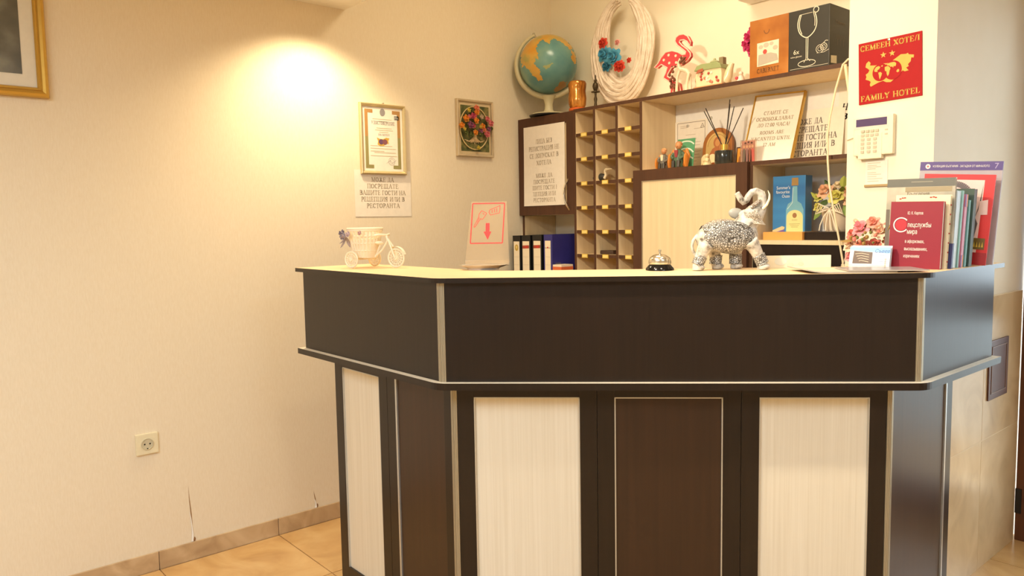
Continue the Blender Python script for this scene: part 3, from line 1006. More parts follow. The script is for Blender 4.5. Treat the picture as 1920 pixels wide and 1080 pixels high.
b.ell2(w * 0.5, h - 0.037, 0.014, 0.017, yy, 1)
b.box(w * 0.76, w * 0.86, yy, yy + 0.0004, h - 0.067, h - 0.049, 2)
b.sans('РА', w * 0.81, h - 0.063, 0.010, yy - 0.0004, 3)
b.serif('УДОСТОВЕРЕНИЕ', w * 0.51, h - 0.092, 0.015, yy, 1, 0.122)
for z, x0, x1 in ((h - 0.068, 0.28, 0.70), (h - 0.078, 0.42, 0.6), (h - 0.108, 0.36, 0.70), (h - 0.117, 0.33, 0.72), (h - 0.126, 0.42, 0.62), (0.128, 0.22, 0.70), (0.116, 0.22, 0.78), (0.104, 0.22, 0.52), (0.098, 0.30, 0.78), (0.083, 0.22, 0.80)):
    b.stroke(w * x0, z, w * x1, z, 0.0022, yy, 0)
b.serif('НА ХОТЕЛ', w * 0.52, h - 0.142, 0.009, yy, 1, 0.058)
CX, CZ = w * 0.5, h * 0.47
b.poly2([(CX + a * 0.033, CZ + c * 0.021) for a, c in [(-1, 0.8), (-0.6, 0.55), (0, 0.5), (0.5, 0.85), (1, 0.75), (0.8, 0.1), (0.9, -0.4), (0.4, -0.5), (0.1, -0.9), (-0.5, -1), (-0.9, -0.7), (-0.8, 0)]], yy, 4)
b.ell2(CX - 0.010, CZ - 0.002, 0.013, 0.012, yy - 0.0002, 5)
b.ell2(CX + 0.009, CZ - 0.002, 0.013, 0.012, yy - 0.0003, 6)
b.line2([(w * 0.68 + 0.017 * math.cos(t_2 * PI / 8), 0.060 + 0.017 * math.sin(t_2 * PI / 8)) for t_2 in range(16)], 0.0014, yy, 1, True)
b.line2([(w * 0.68 + 0.010 * math.cos(t_2 * PI / 8), 0.060 + 0.010 * math.sin(t_2 * PI / 8)) for t_2 in range(16)], 0.0010, yy, 1, True)
b.line2([(w * 0.56, 0.05), (w * 0.64, 0.064), (w * 0.70, 0.052), (w * 0.78, 0.066)], 0.0012, yy - 0.0001, 1)
b.build('lettering', [pbr('faint_ink', (196, 178, 150), 0.8), pbr('soft_blue_grey_ink', (150, 144, 146), 0.8), pbr('stamp_slate', (108, 110, 112), 0.7), M_PAPER, pbr('emblem_gold', (206, 164, 66), 0.6), pbr('emblem_violet', (104, 72, 110), 0.6), pbr('emblem_plum', (134, 82, 92), 0.6)], cert, normals=False)
nb = MB(Matrix.Translation((w * 0.52, 0, h + 0.004)) @ Matrix.Rotation(PI / 2, 4, 'X'))
nb.lathe([(0.002, 0), (0.002, 0.008), (0.004, 0.009), (0.0, 0.011)], n=8)
nb.build('nail', M_ALU, cert)

# tree picture
tp = thing('tree_picture', 'small framed picture of a flowering tree with raised flower heads', 'picture', (WX + 0.001, 2.272, 1.642), 90)
w, h = 0.227, 0.278
frame_bars(w, h, [(0, 0), (0, 0.018), (0.003, 0.020), (0.009, 0.019), (0.012, 0.013)], 0, pbr('champagne_frame', (216, 200, 170), 0.3, 0.5), tp)
MB().box(0.008, w - 0.008, -0.009, -0.0005, 0.008, h - 0.008).build('mat_board', pbr('mat_beige', (212, 190, 150), 0.8), tp)
pm = ramp_tex('leafy_print', 'noise', 38.0, [(0.30, (56, 62, 34)), (0.48, (96, 100, 52)), (0.62, (132, 120, 70)), (0.78, (150, 140, 84))], 0.6, detail=6)
MB().box(0.026, w - 0.024, -0.0105, -0.009, 0.026, h - 0.028).build('printed_photo', pm, tp)
hc = (0.106, 0.140)
b = MB()
ring = [(hc[0] + 0.090 * math.cos(2 * PI * q / 32), -0.016, hc[1] + 0.105 * math.sin(2 * PI * q / 32)) for q in range(32)]
b.tube(ring, 0.0028, 6, 0, closed=True)
b.build('hoop', pbr('hoop_cream', (222, 196, 140), 0.6), tp)
b = MB()
b.tube([(0.106, -0.016, 0.085), (0.107, -0.018, 0.105), (0.104, -0.018, 0.13)], [0.011, 0.0075, 0.007], 8)
for q in range(-5, 6):
    b.tube([(0.106 + q * 0.0013, -0.015, 0.092), (0.106 + q * 0.007, -0.017, 0.078 - 0.001 * abs(q)), (0.106 + q * 0.0125, -0.015, 0.060 + 0.0035 * abs(q) + 0.004 * (q % 2))], [0.004, 0.003, 0.0016], 6)
b.build('tree_trunk', pbr('trunk_cream', (216, 188, 140), 0.6), tp)
fcols = {'orange': (234, 156, 58), 'pink': (222, 130, 132), 'magenta': (204, 86, 116), 'purple': (158, 98, 128), 'yellow': (214, 192, 86), 'salmon': (232, 146, 112), 'green': (112, 118, 60), 'pale': (214, 192, 164)}
heads = [('salmon', .112, .236, .018), ('orange', .108, .215, .017), ('yellow', .058, .222, .013), ('green', .083, .226, .013), ('orange', .040, .180, .020), ('magenta', .080, .195, .017), ('pink', .100, .198, .015), ('green', .052, .176, .012),
         ('orange', .100, .173, .018), ('pale', .145, .196, .013), ('pink', .176, .187, .016), ('pink', .192, .166, .019), ('orange', .019, .146, .017), ('purple', .068, .150, .020), ('magenta', .084, .148, .014), ('yellow', .095, .146, .011),
         ('orange', .146, .150, .016), ('yellow', .130, .146, .011), ('purple', .136, .127, .015), ('salmon', .155, .133, .014), ('orange', .095, .115, .016), ('pink', .176, .112, .019), ('purple', .186, .138, .014), ('yellow', .030, .131, .011),
         ('green', .045, .112, .014), ('green', .075, .104, .015), ('green', .128, .106, .014), ('yellow', .122, .043, .012), ('green', .205, .142, .010), ('pink', .060, .190, .013), ('salmon', .122, .224, .012)]
for q, (c, x, z, r) in enumerate(heads):
    MB().rose((x, -0.020 - 0.004 * (q % 3), z), r * 1.5, (0.1 * ((q % 3) - 1), -1, 0.15), petals=(3, 5), seed=q).build('flower_head', pbr('flower_' + c, fcols[c], 0.7), tp, normals=False)

# big gold frame, cut by the left edge of the view
bf = thing('gold_picture_frame', 'large gold framed dark photograph with white mat at the far left', 'picture', (WX + 0.001, -0.16, 1.760), 90)
w, h = 0.697, 0.62
frame_bars(w, h, [(0, 0), (0, 0.020), (0.004, 0.028), (0.012, 0.031), (0.020, 0.026), (0.025, 0.020), (0.030, 0.021), (0.034, 0.014)], 0, M_GOLD, bf)
MB().box(0.02, w - 0.02, -0.012, -0.001, 0.02, h - 0.02).build('mat_board', pbr('mat_white', (226, 220, 206), 0.7), bf)
MB().box(0.07, w - 0.075, -0.0135, -0.012, 0.075, h - 0.07).build('photograph', ramp_tex('dusky_photo', 'noise', 6.0, [(0.3, (66, 64, 56)), (0.55, (98, 96, 84)), (0.75, (140, 138, 122))], 0.25, detail=4), bf)

# wall socket
so = thing('wall_socket', 'cream wall socket low on the left wall', 'socket', (WX, 0.744, 0.459), 90)
s = 0.080
MB().box(0, s, -0.010, 0, 0, s).build('cover_plate', pbr('socket_cream', (232, 222, 190), 0.35), so, bevel=0.004)
b = MB(Matrix.Translation((s / 2, -0.0102, s / 2)) @ Matrix.Rotation(PI / 2, 4, 'X'))
b.lathe([(0.022, 0.0), (0.0225, 0.003), (0.020, 0.0035), (0.0190, 0.0008), (0.0, 0.0006)], n=24)
b.build('socket_well', pbr('socket_shade', (205, 196, 168), 0.4), so)
for (x, z) in ((s / 2 - 0.0095, s / 2), (s / 2 + 0.0095, s / 2), (s / 2, s / 2 - 0.018)):
    MB(Matrix.Translation((x, -0.0112, z)) @ Matrix.Rotation(PI / 2, 4, 'X')).lathe([(0.0029, 0), (0.0029, 0.0008), (0, 0.0009)], n=10).build('contact_hole', M_BLACK, so)

# family hotel sign on the pillar
sg = thing('hotel_sign', 'square red hotel sign with gold letters on the pillar', 'sign', (-1.2235, PYF, 1.6835))
sg.rotation_euler[1] = math.radians(-1.6)
S = 0.2015
MB().box(0, S, -0.004, -0.0003, 0, S).build('plate', M_RED, sg, bevel=0.0008)
b = MB()
yy = -0.0046
b.serif('СЕМЕЕН ХОТЕЛ', S * 0.5, S * 0.865, S * 0.088, yy, 0, S * 0.93, 1.15)
b.serif('FAMILY HOTEL', S * 0.5, S * 0.045, S * 0.092, yy, 0, S * 0.93, 1.15)
for cx in (0.405, 0.545):
    pts = []
    for q in range(10):
        rr = S * (0.052 if q % 2 == 0 else 0.021)
        an = PI / 2 + q * PI / 5
        pts.append((S * cx + rr * math.cos(an), S * 0.745 + rr * math.sin(an)))
    b.poly2(pts, yy)
bul = [(.13, .66), (.17, .69), (.20, .655), (.19, .615), (.28, .60), (.36, .615), (.46, .60), (.54, .62), (.62, .665), (.68, .70), (.76, .69), (.79, .70), (.80, .675), (.88, .655), (.875, .61), (.84, .62), (.83, .56), (.79, .525), (.80, .49), (.76, .475), (.80, .425),
       (.74, .42), (.71, .44), (.66, .41), (.58, .37), (.585, .335), (.52, .29), (.45, .30), (.40, .33), (.32, .315), (.20, .27), (.185, .30), (.20, .35), (.17, .375), (.115, .40), (.13, .44), (.12, .48), (.16, .505), (.18, .54), (.16, .565), (.115, .60)]
b.poly2([(S * a, S * c) for a, c in bul], yy)
b.build('lettering', M_SIGNGOLD, sg, normals=False)
b = MB()
yy -= 0.0004
for (cx, cz, r0) in ((.36, .475, .130), (.555, .475, .140)):
    b.ell2(S * cx, S * cz, S * r0, S * (r0 + 0.012), yy, 0, 28)
    yy -= 0.0002
yy -= 0.0002
for pts in ([(.26, .53), (.29, .57), (.33, .58), (.36, .56), (.34, .53), (.31, .515), (.315, .49), (.285, .495), (.265, .50)],
            [(.325, .475), (.36, .48), (.385, .455), (.375, .42), (.36, .385), (.35, .36), (.34, .39), (.335, .43)], [(.37, .575), (.40, .585), (.395, .56), (.38, .56)],
            [(.43, .51), (.43, .545), (.47, .555), (.50, .54), (.52, .505), (.505, .47), (.495, .42), (.475, .39), (.46, .43), (.455, .475), (.435, .48)],
            [(.47, .565), (.46, .59), (.52, .60), (.58, .60), (.61, .575), (.605, .54), (.59, .525), (.575, .54), (.56, .51), (.545, .535), (.52, .53), (.51, .55)], [(.61, .445), (.63, .475), (.655, .47), (.655, .435), (.63, .425)]):
    b.poly2([(S * a, S * c) for a, c in pts], yy, 1)
b.build('globe_emblem', [M_RED, M_SIGNGOLD], sg, normals=False)
MB(Matrix.Translation((S * 0.49, -0.004, S * 0.975)) @ Matrix.Rotation(PI / 2, 4, 'X')).lathe([(0.005, 0), (0.004, 0.0015), (0, 0.002)], n=10).build('screw', M_CHROME, sg)

# alarm keypad
kp = thing('alarm_keypad', 'cream alarm keypad with a violet display on the pillar', 'keypad', (-1.2325, PYF, 1.5085))
w, h = 0.131, 0.133
M_KP = pbr('keypad_cream', (238, 228, 200), 0.45)
MB().box(0, w, -0.022, -0.0003, 0.004, h).build('body', M_KP, kp, bevel=0.005)
MB().box(0.018, 0.096, -0.024, -0.001, -0.008, h * 0.58).build('flap', M_KP, kp, bevel=0.003)
MB().box(0.010, 0.111, -0.0228, -0.021, 0.100, 0.1245).build('display', pbr('display_violet', (88, 72, 110), 0.2), kp)
MB().box(0.002, 0.118, -0.0225, -0.021, 0.092, 0.0995).build('display_bezel', pbr('bezel_lilac', (216, 206, 196), 0.4), kp)
km = pbr('key_grey', (196, 186, 164), 0.6)
for r in range(6):
    n = 4 if r < 2 else 3
    for c in range(n):
        x = 0.0335 + (0.0155 if n == 4 else 0.0205) * c
        z = 0.0835 - 0.0135 * r
        MB().box(x - 0.0055, x + 0.0055, -0.0262, -0.0235, z - 0.0042, z + 0.0042).build('key', km, kp)
for z in (0.0835, 0.070):
    MB().box(0.105, 0.114, -0.0235, -0.0215, z - 0.002, z + 0.002).build('side_key', km, kp)
b = MB()
b.tube([(-0.030, -0.002, 0.062), (-0.012, -0.003, 0.067), (0.0, -0.003, 0.069)], 0.0018, 6)
b.build('cable', pbr('cable_cream', (214, 198, 168), 0.5), kp)

nt_ = thing('keypad_note', 'small note sheet above a narrow ledge under the alarm keypad', 'note', (-1.1985, PYF, 1.408))
MB().box(0.001, 0.074, -0.0016, -0.0006, 0.004, 0.088).build('sheet', M_PAPER, nt_)
b = MB()
for z in (0.079, 0.071, 0.066, 0.060, 0.047, 0.041, 0.034, 0.027, 0.019):
    b.stroke(0.008, z, 0.03 + 0.034 * ((z * 7919) % 1), z, 0.0014, -0.0021)
b.build('lettering', pbr('faint_ink', (196, 178, 150), 0.8), nt_, normals=False)
MB().box(-0.001, 0.078, -0.006, -0.0003, 0.0, 0.008).build('strip', pbr('strip_tan', (176, 150, 108), 0.4, 0.3), nt_, bevel=0.001)

# brown hatch in the marble
wpq = thing('wall_plaque', 'dark brown framed plate set in the marble behind the counter end', 'plaque', (PX1 + MT, 3.100, 0.629), 90)
w, h = 0.202, 0.220
MB().box(0, w, -0.006, -0.0003, 0, h).build('plate', pbr('plate_brown', (92, 54, 40), 0.35), wpq, bevel=0.002)
t = 0.004
b = MB()
q = 0.022
b.box(q, w - q, -0.008, -0.006, q, q + t).box(q, w - q, -0.008, -0.006, h - q - t, h - q).box(q, q + t, -0.008, -0.006, q + t, h - q - t).box(w - q - t, w - q, -0.008, -0.006, q + t, h - q - t)
b.build('inner_rim', pbr('rim_grey_brown', (128, 100, 86), 0.35), wpq)

# PART2
# ------------------------------------------------------------------ paper-like shapes used below
def point_in(poly, x, y):
    c = False
    n = len(poly)
    for i in range(n):
        x0, y0 = poly[i]
        x1, y1 = poly[i - 1]
        if (y0 > y) != (y1 > y) and x < (x1 - x0) * (y - y0) / (y1 - y0) + x0:
            c = not c
    return c


# ------------------------------------------------------------------ things on the top shelf
# globe
gl = thing('desk_globe', 'tilted desk globe with orange land and teal sea on a pale curved arm', 'globe', (-2.905, 2.752, SZ), 48.2)
GR, GZ = 0.147, 0.262
sea = ramp_tex('globe_sea', 'noise', 7.0, [(0.3, (82, 134, 140)), (0.5, (108, 154, 150)), (0.7, (140, 168, 144))], 0.25, detail=5)
MB().ball((0, 0, GZ), GR, 96, 64).build('sphere', sea, gl)
top = [(-0.71, 0.9), (-0.33, 1.02), (0.28, 1.0), (0.47, 0.87), (0.81, 0.52), (0.77, 0.33), (0.58, 0.48), (0.32, 0.68), (0.16, 0.73), (0.01, 0.52), (-0.22, 0.68), (-0.41, 0.52), (-0.41, 0.26), (-0.33, 0.03), (-0.45, -0.01), (-0.52, -0.13), (-0.33, -0.32), (-0.22, -0.66), (-0.41, -0.64), (-0.64, -0.35), (-0.83, -0.13), (-0.92, -0.13), (-0.97, 0.33), (-0.8, 0.64)]
lands = [(top, 0), ([(0.77, 0.33), (0.9, 0.37), (0.97, 0.03), (0.87, -0.09), (0.77, 0.03)], 0), ([(0.13, -0.93), (0.43, -0.7), (0.62, -0.66), (0.62, -0.8), (0.28, -0.98)], 1), ([(-0.22, -0.28), (0.05, -0.16), (0.15, -0.18), (-0.14, -0.34)], 2)]
b = MB()
N = 200
rg = random.Random(3)


def on_globe(u, v):
    q = math.sqrt(max(0.0, 1 - u * u - v * v))
    k_ = GR * 1.0016
    return (u * k_, -q * k_, GZ + v * k_)


for i in range(N):
    for j in range(N):
        # even steps in angle, so that cells near the rim stay small
        a0, a1 = [math.sin((-1 + 2 * t_ / N) * PI / 2) for t_ in (i, i + 1)]
        c0, c1 = [math.sin((-1 + 2 * t_ / N) * PI / 2) for t_ in (j, j + 1)]
        if max(a0 * a0, a1 * a1) + max(c0 * c0, c1 * c1) > 0.995:
            continue
        um, vm = (a0 + a1) / 2, (c0 + c1) / 2
        um2 = um + 0.022 * math.sin(23 * vm) + 0.012 * math.sin(51 * vm + 1) + 0.006 * math.sin(97 * vm + 3 * um)
        vm2 = vm + 0.02 * math.sin(21 * um + 2) + 0.012 * math.sin(47 * um)
        for poly, mi in lands:
            if point_in(poly, um2, vm2):
                b.add([on_globe(a0, c0), on_globe(a1, c0), on_globe(a1, c1), on_globe(a0, c1)], [(0, 1, 2, 3)], mi, True)
                break
land_m = ramp_tex('globe_land', 'noise', 14.0, [(0.34, (210, 150, 52)), (0.5, (208, 166, 78)), (0.64, (168, 160, 92))], 0.3, detail=5)
b.build('printed_land', [land_m, pbr('globe_brown', (166, 128, 74), 0.35), pbr('globe_shallow', (160, 166, 112), 0.35)], gl, normals=False)
M_ARM = pbr('globe_arm_ivory', (206, 196, 160), 0.4)
b = MB()
path = []
AR = 0.163
for q in range(25):
    an = math.radians(115 + 205 * q / 24)
    path.append((AR * math.cos(an), 0, GZ + AR * math.sin(an)))
b.tube(path, [0.008 + 0.006 * min(1, q / 12) for q in range(25)], 10)
b.build('arm', M_ARM, gl)
b = MB()
b.lathe([(0.030, 0.022), (0.022, 0.035), (0.020, 0.06), (0.026, 0.085), (0.040, 0.103)], n=20)
b.build('stem', M_ARM, gl)
MB().lathe([(0.100, 0.0), (0.102, 0.006), (0.096, 0.008)], n=32).build('base', M_BLACK, gl)
MB().lathe([(0.094, 0.008), (0.088, 0.014), (0.05, 0.020), (0.028, 0.023)], n=32).build('base_cover', M_ARM, gl)
an = math.radians(115)
MB().tube([(GR * math.cos(an), 0, GZ + GR * math.sin(an)), ((AR + 0.012) * math.cos(an), 0, GZ + (AR + 0.012) * math.sin(an))], 0.006, 8).build('pivot_pin', M_ALU, gl)

# amber vase
av = thing('amber_vase', 'squat shiny amber glass vase beside the globe', 'vase', (-2.690, 2.742, SZ))
amber = ramp_tex('amber_luster', 'noise', 16.0, [(0.3, (150, 88, 30)), (0.55, (196, 128, 52)), (0.8, (232, 176, 96))], 0.14, 0.55, mapping=(2, 2, 0.5), detail=3)
MB().lathe([(0.0, 0.014), (0.036, 0.014), (0.043, 0.03), (0.045, 0.06), (0.041, 0.095), (0.044, 0.115), (0.0455, 0.132), (0.040, 0.143), (0.034, 0.145), (0.037, 0.13), (0.034, 0.1), (0.036, 0.05), (0.0, 0.03)], n=28).build('body', amber, av)
MB().lathe([(0.040, 0.0), (0.043, 0.003), (0.041, 0.014), (0.0, 0.0142)], n=28).build('foot', pbr('orange_glass', (206, 92, 32), 0.2), av)

# dark candlestick
cs = thing('candlestick', 'slim dark bronze candlestick between the amber vase and the white wreath', 'candlestick', (-2.577, 2.752, SZ))
MB().lathe([(0.018, 0), (0.017, 0.006), (0.008, 0.012), (0.006, 0.03), (0.0085, 0.045), (0.005, 0.06), (0.006, 0.074), (0.021, 0.077), (0.021, 0.081), (0.008, 0.084), (0.012, 0.095), (0.015, 0.105), (0.012, 0.118), (0.006, 0.125), (0.008, 0.132), (0.004, 0.14), (0.004, 0.155), (0.001, 0.160)], n=16).build('stick', pbr('dark_bronze', (70, 58, 38), 0.4, 0.6), cs)

# rattan wreath
wr = thing('rattan_wreath', 'white crescent wreath of bent rattan with blue and red paper flowers', 'wreath', (-2.494, 2.86, SZ + 0.009))
rat = grain('white_rattan', (212, 196, 178), (236, 222, 206), (30, 30, 30), 0.7, 0.0)
b = MB()
NS = 22
for q in range(NS):
    t = q / (NS - 1)
    rr = random.Random(q)
    path = []
    a_s, a_e = 99 + rr.uniform(-6, 8), 424 - rr.uniform(-4, 12)
    for k_ in range(33):
        a = math.radians(a_s + (a_e - a_s) * k_ / 32)
        ox, oz = 0.190 * math.cos(a), 0.272 + 0.267 * math.sin(a)
        ix, iz = 0.012 + 0.098 * math.cos(a), 0.300 + 0.172 * math.sin(a)
        wv = 0.004 * math.sin(5 * a + q)
        tt = 0.62 + (t - 0.62) * (0.40 + 0.60 * min(1.0, max(0.0, (1.0 - math.sin(a)) / 0.85)))
        path.append((ox + (ix - ox) * tt + wv, -0.012 - 0.022 * math.sin(PI * t) + 0.006 * math.sin(3 * a + 2 * q), oz + (iz - oz) * tt + wv))
    b.tube(path, 0.0082, 6)
o = b.build('rattan_strands', rat, wr)
o['kind'] = 'stuff'
for q, (c, x, z, r) in enumerate([('red', -2.583, 2.160, .030), ('blue', -2.572, 2.104, .044), ('blue', -2.512, 2.082, .046), ('teal', -2.560, 2.047, .030), ('red', -2.484, 2.036, .032), ('red', -2.468, 2.030, .026), ('red', -2.420, 2.052, .015), ('pink', -2.492, 2.147, .017)]):
    cc = {'red': (204, 66, 46), 'blue': (74, 150, 182), 'teal': (52, 120, 148), 'pink': (222, 158, 150)}[c]
    MB().rose((x + 2.494, -0.045, z - SZ), r, (0.1, -1, 0.1), seed=q).build('paper_flower', pbr('paper_' + c, cc, 0.75), wr, normals=False)

# flamingo cut-out
fm = thing('flamingo_sign', 'flat red flamingo cut-out with white dots and pale edge', 'ornament', (-2.110, 2.738, SZ))
FL = [(-2.2079, 1.9829), (-2.1871, 1.9989), (-2.1693, 2.0208), (-2.1448, 2.0386), (-2.1102, 2.0385), (-2.0795, 2.0271), (-2.0558, 2.0121), (-2.0408, 2.0122), (-2.0375, 2.021), (-2.0559, 2.0363), (-2.0829, 2.0574), (-2.0948, 2.0758), (-2.0897, 2.091), (-2.0728, 2.0986), (-2.0494, 2.0973), (-2.0294, 2.0849), (-2.0145, 2.0595), (-2.0167, 2.0426), (-2.0327, 2.0642), (-2.0493, 2.074), (-2.0694, 2.0751), (-2.0728, 2.069), (-2.0593, 2.0531), (-2.0326, 2.0322), (-2.016, 2.0132), (-2.0143, 1.9996), (-2.0291, 1.9834), (-2.0625, 1.9702), (-2.0964, 1.9703), (-2.1135, 1.9676), (-2.1343, 1.9435), (-2.136, 1.9342), (-2.0929, 1.9071), (-2.0724, 1.8932), (-2.0639, 1.8516), (-2.0764, 1.8516), (-2.0826, 1.8879), (-2.0997, 1.8999), (-2.1083, 1.8516), (-2.1221, 1.8516), (-2.1135, 1.902), (-2.1571, 1.9305), (-2.1448, 1.9507), (-2.1361, 1.9713), (-2.1694, 1.9905), (-2.1942, 1.9779)]
FL = [(a + 2.110, c - SZ) for a, c in FL]
b = MB()
b.prism(FL, 0.0, 0.018, 'y')
b.build('body', pbr('flamingo_red', (214, 62, 70), 0.5), fm, angle=30)
MB().tube([(a, 0.0, c) for a, c in FL], 0.0028, 6, closed=True).build('edge_strip', pbr('flamingo_edge', (246, 196, 178), 0.5), fm)
for (x, z) in [(-2.1291, 2.0235), (-2.0913, 2.0143), (-2.1553, 2.0069), (-2.1256, 1.9893), (-2.0889, 1.9854), (-2.0575, 2.0003)]:
    MB(Matrix.Translation((x + 2.110, -0.0003, z - SZ)) @ Matrix.Rotation(PI / 2, 4, 'X')).lathe([(0.0062, 0), (0.0055, 0.0016), (0, 0.0018)], n=12).build('dot', pbr('flamingo_dot', (246, 206, 180), 0.5), fm)

# small white animal ornament with brown trimming
dr_ = thing('animal_ornament', 'small white animal ornament with dark brown trimming beside the flamingo legs', 'ornament', (-2.035, 2.712, SZ))
b = MB()
b.tube([(-0.020, 0.0, 0.106), (-0.010, 0, 0.096), (0.004, 0, 0.093), (0.020, 0, 0.085), (0.032, 0, 0.071), (0.026, 0, 0.05), (0.021, 0, 0.028), (0.019, 0, 0.0)], [0.006, 0.009, 0.0095, 0.009, 0.008, 0.006, 0.0055, 0.007], 8)
b.tube([(0.030, 0.012, 0.07), (0.030, 0.012, 0.04), (0.03, 0.012, 0.0)], [0.006, 0.005, 0.006], 8)
b.tube([(-0.016, 0.004, 0.098), (-0.030, 0.004, 0.07), (-0.036, 0.004, 0.0)], [0.008, 0.006, 0.006], 8)
b.tube([(-0.016, 0, 0.102), (-0.020, -0.002, 0.122), (-0.008, -0.003, 0.136), (0.004, -0.004, 0.128)], [0.008, 0.0075, 0.009, 0.005], 8)
b.box(-0.042, 0.045, -0.014, 0.020, 0.0, 0.004)
b.build('body', pbr('ornament_white', (232, 214, 186), 0.6), dr_)
b = MB()
rr = random.Random(5)
for q in range(34):
    if q < 12:
        p = (rr.uniform(-0.006, 0.020), rr.uniform(-0.012, -0.004), rr.uniform(0.118, 0.142))
    else:
        p = (-0.052 + rr.uniform(-0.014, 0.012), rr.uniform(-0.012, 0.004), 0.070 + rr.uniform(-0.045, 0.045))
    b.ball(p, rr.uniform(0.004, 0.0075), 6, 4)
b.build('trimming', pbr('trimming_brown', (122, 72, 50), 0.8), dr_)['kind'] = 'stuff'

# ceramic cottage teapot
te = thing('cottage_teapot', 'ceramic cottage-shaped teapot with green roof and red flowers', 'teapot', (-1.905, 2.725, SZ))
glaze = pbr('cream_glaze', (226, 208, 172), 0.25)
wallp = [(-0.072, 0.0), (0.052, 0.0), (0.054, 0.05), (0.050, 0.083), (-0.062, 0.085), (-0.076, 0.06)]
MB().prism(wallp, 0.0, 0.075, 'y').build('body', glaze, te, bevel=0.008)
roof = [(-0.080, 0.078), (-0.066, 0.098), (-0.045, 0.103), (0.030, 0.101), (0.048, 0.092), (0.056, 0.074)]
MB().prism(roof, -0.005, 0.08, 'y').build('roof', pbr('glaze_green', (150, 160, 112), 0.3), te, bevel=0.004)
b = MB()
b.tube([(0.046, 0.035, 0.025), (0.062, 0.035, 0.045), (0.070, 0.035, 0.072), (0.080, 0.035, 0.092)], [0.022, 0.019, 0.014, 0.010], 10)
b.build('spout', glaze, te)
b = MB()
b.tube([(-0.070, 0.037, 0.078), (-0.090, 0.037, 0.072), (-0.096, 0.037, 0.045), (-0.086, 0.037, 0.02), (-0.070, 0.037, 0.016)], 0.006, 8)
b.build('handle', pbr('glaze_tan', (168, 116, 70), 0.3), te)
b = MB()
b.ball((-0.004, 0.035, 0.108), (0.020, 0.02, 0.009), 10, 6).ball((-0.004, 0.035, 0.120), 0.006, 8, 6)
b.build('lid', pbr('glaze_pale_green', (170, 174, 130), 0.3), te)
MB().box(0.026, 0.046, 0.02, 0.045, 0.09, 0.122).build('chimney', pbr('glaze_grey_brown', (140, 124, 92), 0.35), te, bevel=0.003)
MB().box(-0.082, 0.060, -0.006, 0.080, 0.0, 0.012).build('base', pbr('glaze_orange', (204, 138, 90), 0.35), te, bevel=0.003)
for q in range(16):
    rr = random.Random(q + 40)
    x, z = rr.uniform(-0.05, 0.04), rr.uniform(0.022, 0.066)
    MB().ball((x, -0.001, z), (0.006, 0.004, 0.006), 7, 5).build('flower_relief', pbr(*[('relief_red', (176, 72, 62), 0.4), ('relief_cream', (238, 226, 204), 0.4), ('relief_rose', (200, 124, 104), 0.4)][q % 3]), te)
MB().prism([(-0.066, 0.066), (-0.058, 0.080), (-0.034, 0.084), (-0.030, 0.072)], -0.008, -0.004, 'y').build('awning', pbr('glaze_rust', (170, 92, 66), 0.35), te)

# tiny figurine near the glass box
tf = thing('tiny_figurine', 'tiny white and pink figurine beside the wine glass box', 'figurine', (-1.768, 2.735, SZ))
b = MB()
b.lathe([(0.018, 0), (0.019, 0.006), (0.013, 0.02), (0.008, 0.03), (0, 0.032)], n=12, mi=0)
b.ball((0.0, 0, 0.038), 0.009, 10, 7, 0)
b.build('body', pbr('porcelain_white', (232, 214, 196), 0.35), tf)
MB().ball((-0.010, -0.014, 0.020), 0.007, 8, 6).build('pink_bow', pbr('bow_pink', (206, 72, 84), 0.5), tf)

# pink flower behind the box
pf = thing('pink_flower', 'bright pink artificial flower standing behind the wine glass box', 'flower', (-1.782, 2.845, SZ))
pm_ = pbr('hot_pink', (206, 64, 122), 0.7)
for q, (x, z, r) in enumerate(((0, .195, .042), (-.018, .170, .034), (.004, .148, .034), (.012, .222, .030))):
    MB().rose((x, -0.01, z), r, (-0.3, -1, 0.1), seed=90 + q).build('blossom', pm_, pf, normals=False)
MB().tube([(0.01, 0.01, 0.15), (0.008, 0.006, 0.06), (0.012, 0.0, 0.004)], 0.004, 6).build('stem', pbr('stem_green', (86, 104, 52), 0.7), pf)
MB().lathe([(0.026, 0.0), (0.028, 0.004), (0.012, 0.012)], n=14).build('base', M_WHITE, pf)

# wine glass box
wb = thing('wine_glass_box', 'orange and black gift box of wine glasses on the top shelf', 'box', (-1.700, 2.690, SZ))
BW, BH, BD = 0.321, 0.2185, 0.205
brn = ramp_tex('box_orange', 'noise', 9.0, [(0.3, (150, 86, 30)), (0.55, (172, 106, 44)), (0.8, (194, 134, 72))], 0.3, detail=3)
blk = pbr('box_black', (40, 36, 28), 0.4)
MB().box(0, BW * 0.508, 0, BD, 0, BH).build('orange_half', brn, wb)
MB().box(BW * 0.508, BW, 0, BD, 0, BH).build('black_half', blk, wb, bevel=0.001)
b = MB()
yy = -0.0006


def U(u, v):
    return (BW * u, BH * v)


def arc(pts, n=6):
    """smooth polyline through points"""
    out = []
    P = [Vector((*p, 0)) for p in pts]
    for i in range(len(P) - 1):
        p0, p1, p2, p3 = P[max(i - 1, 0)], P[i], P[i + 1], P[min(i + 2, len(P) - 1)]
        for k in range(n):
            t = k / n
            q = 0.5 * ((2 * p1) + (p2 - p0) * t + (2 * p0 - 5 * p1 + 4 * p2 - p3) * t * t + (3 * p1 - p0 - 3 * p2 + p3) * t ** 3)
            out.append((q.x, q.y))
    return out + [tuple(pts[-1])]


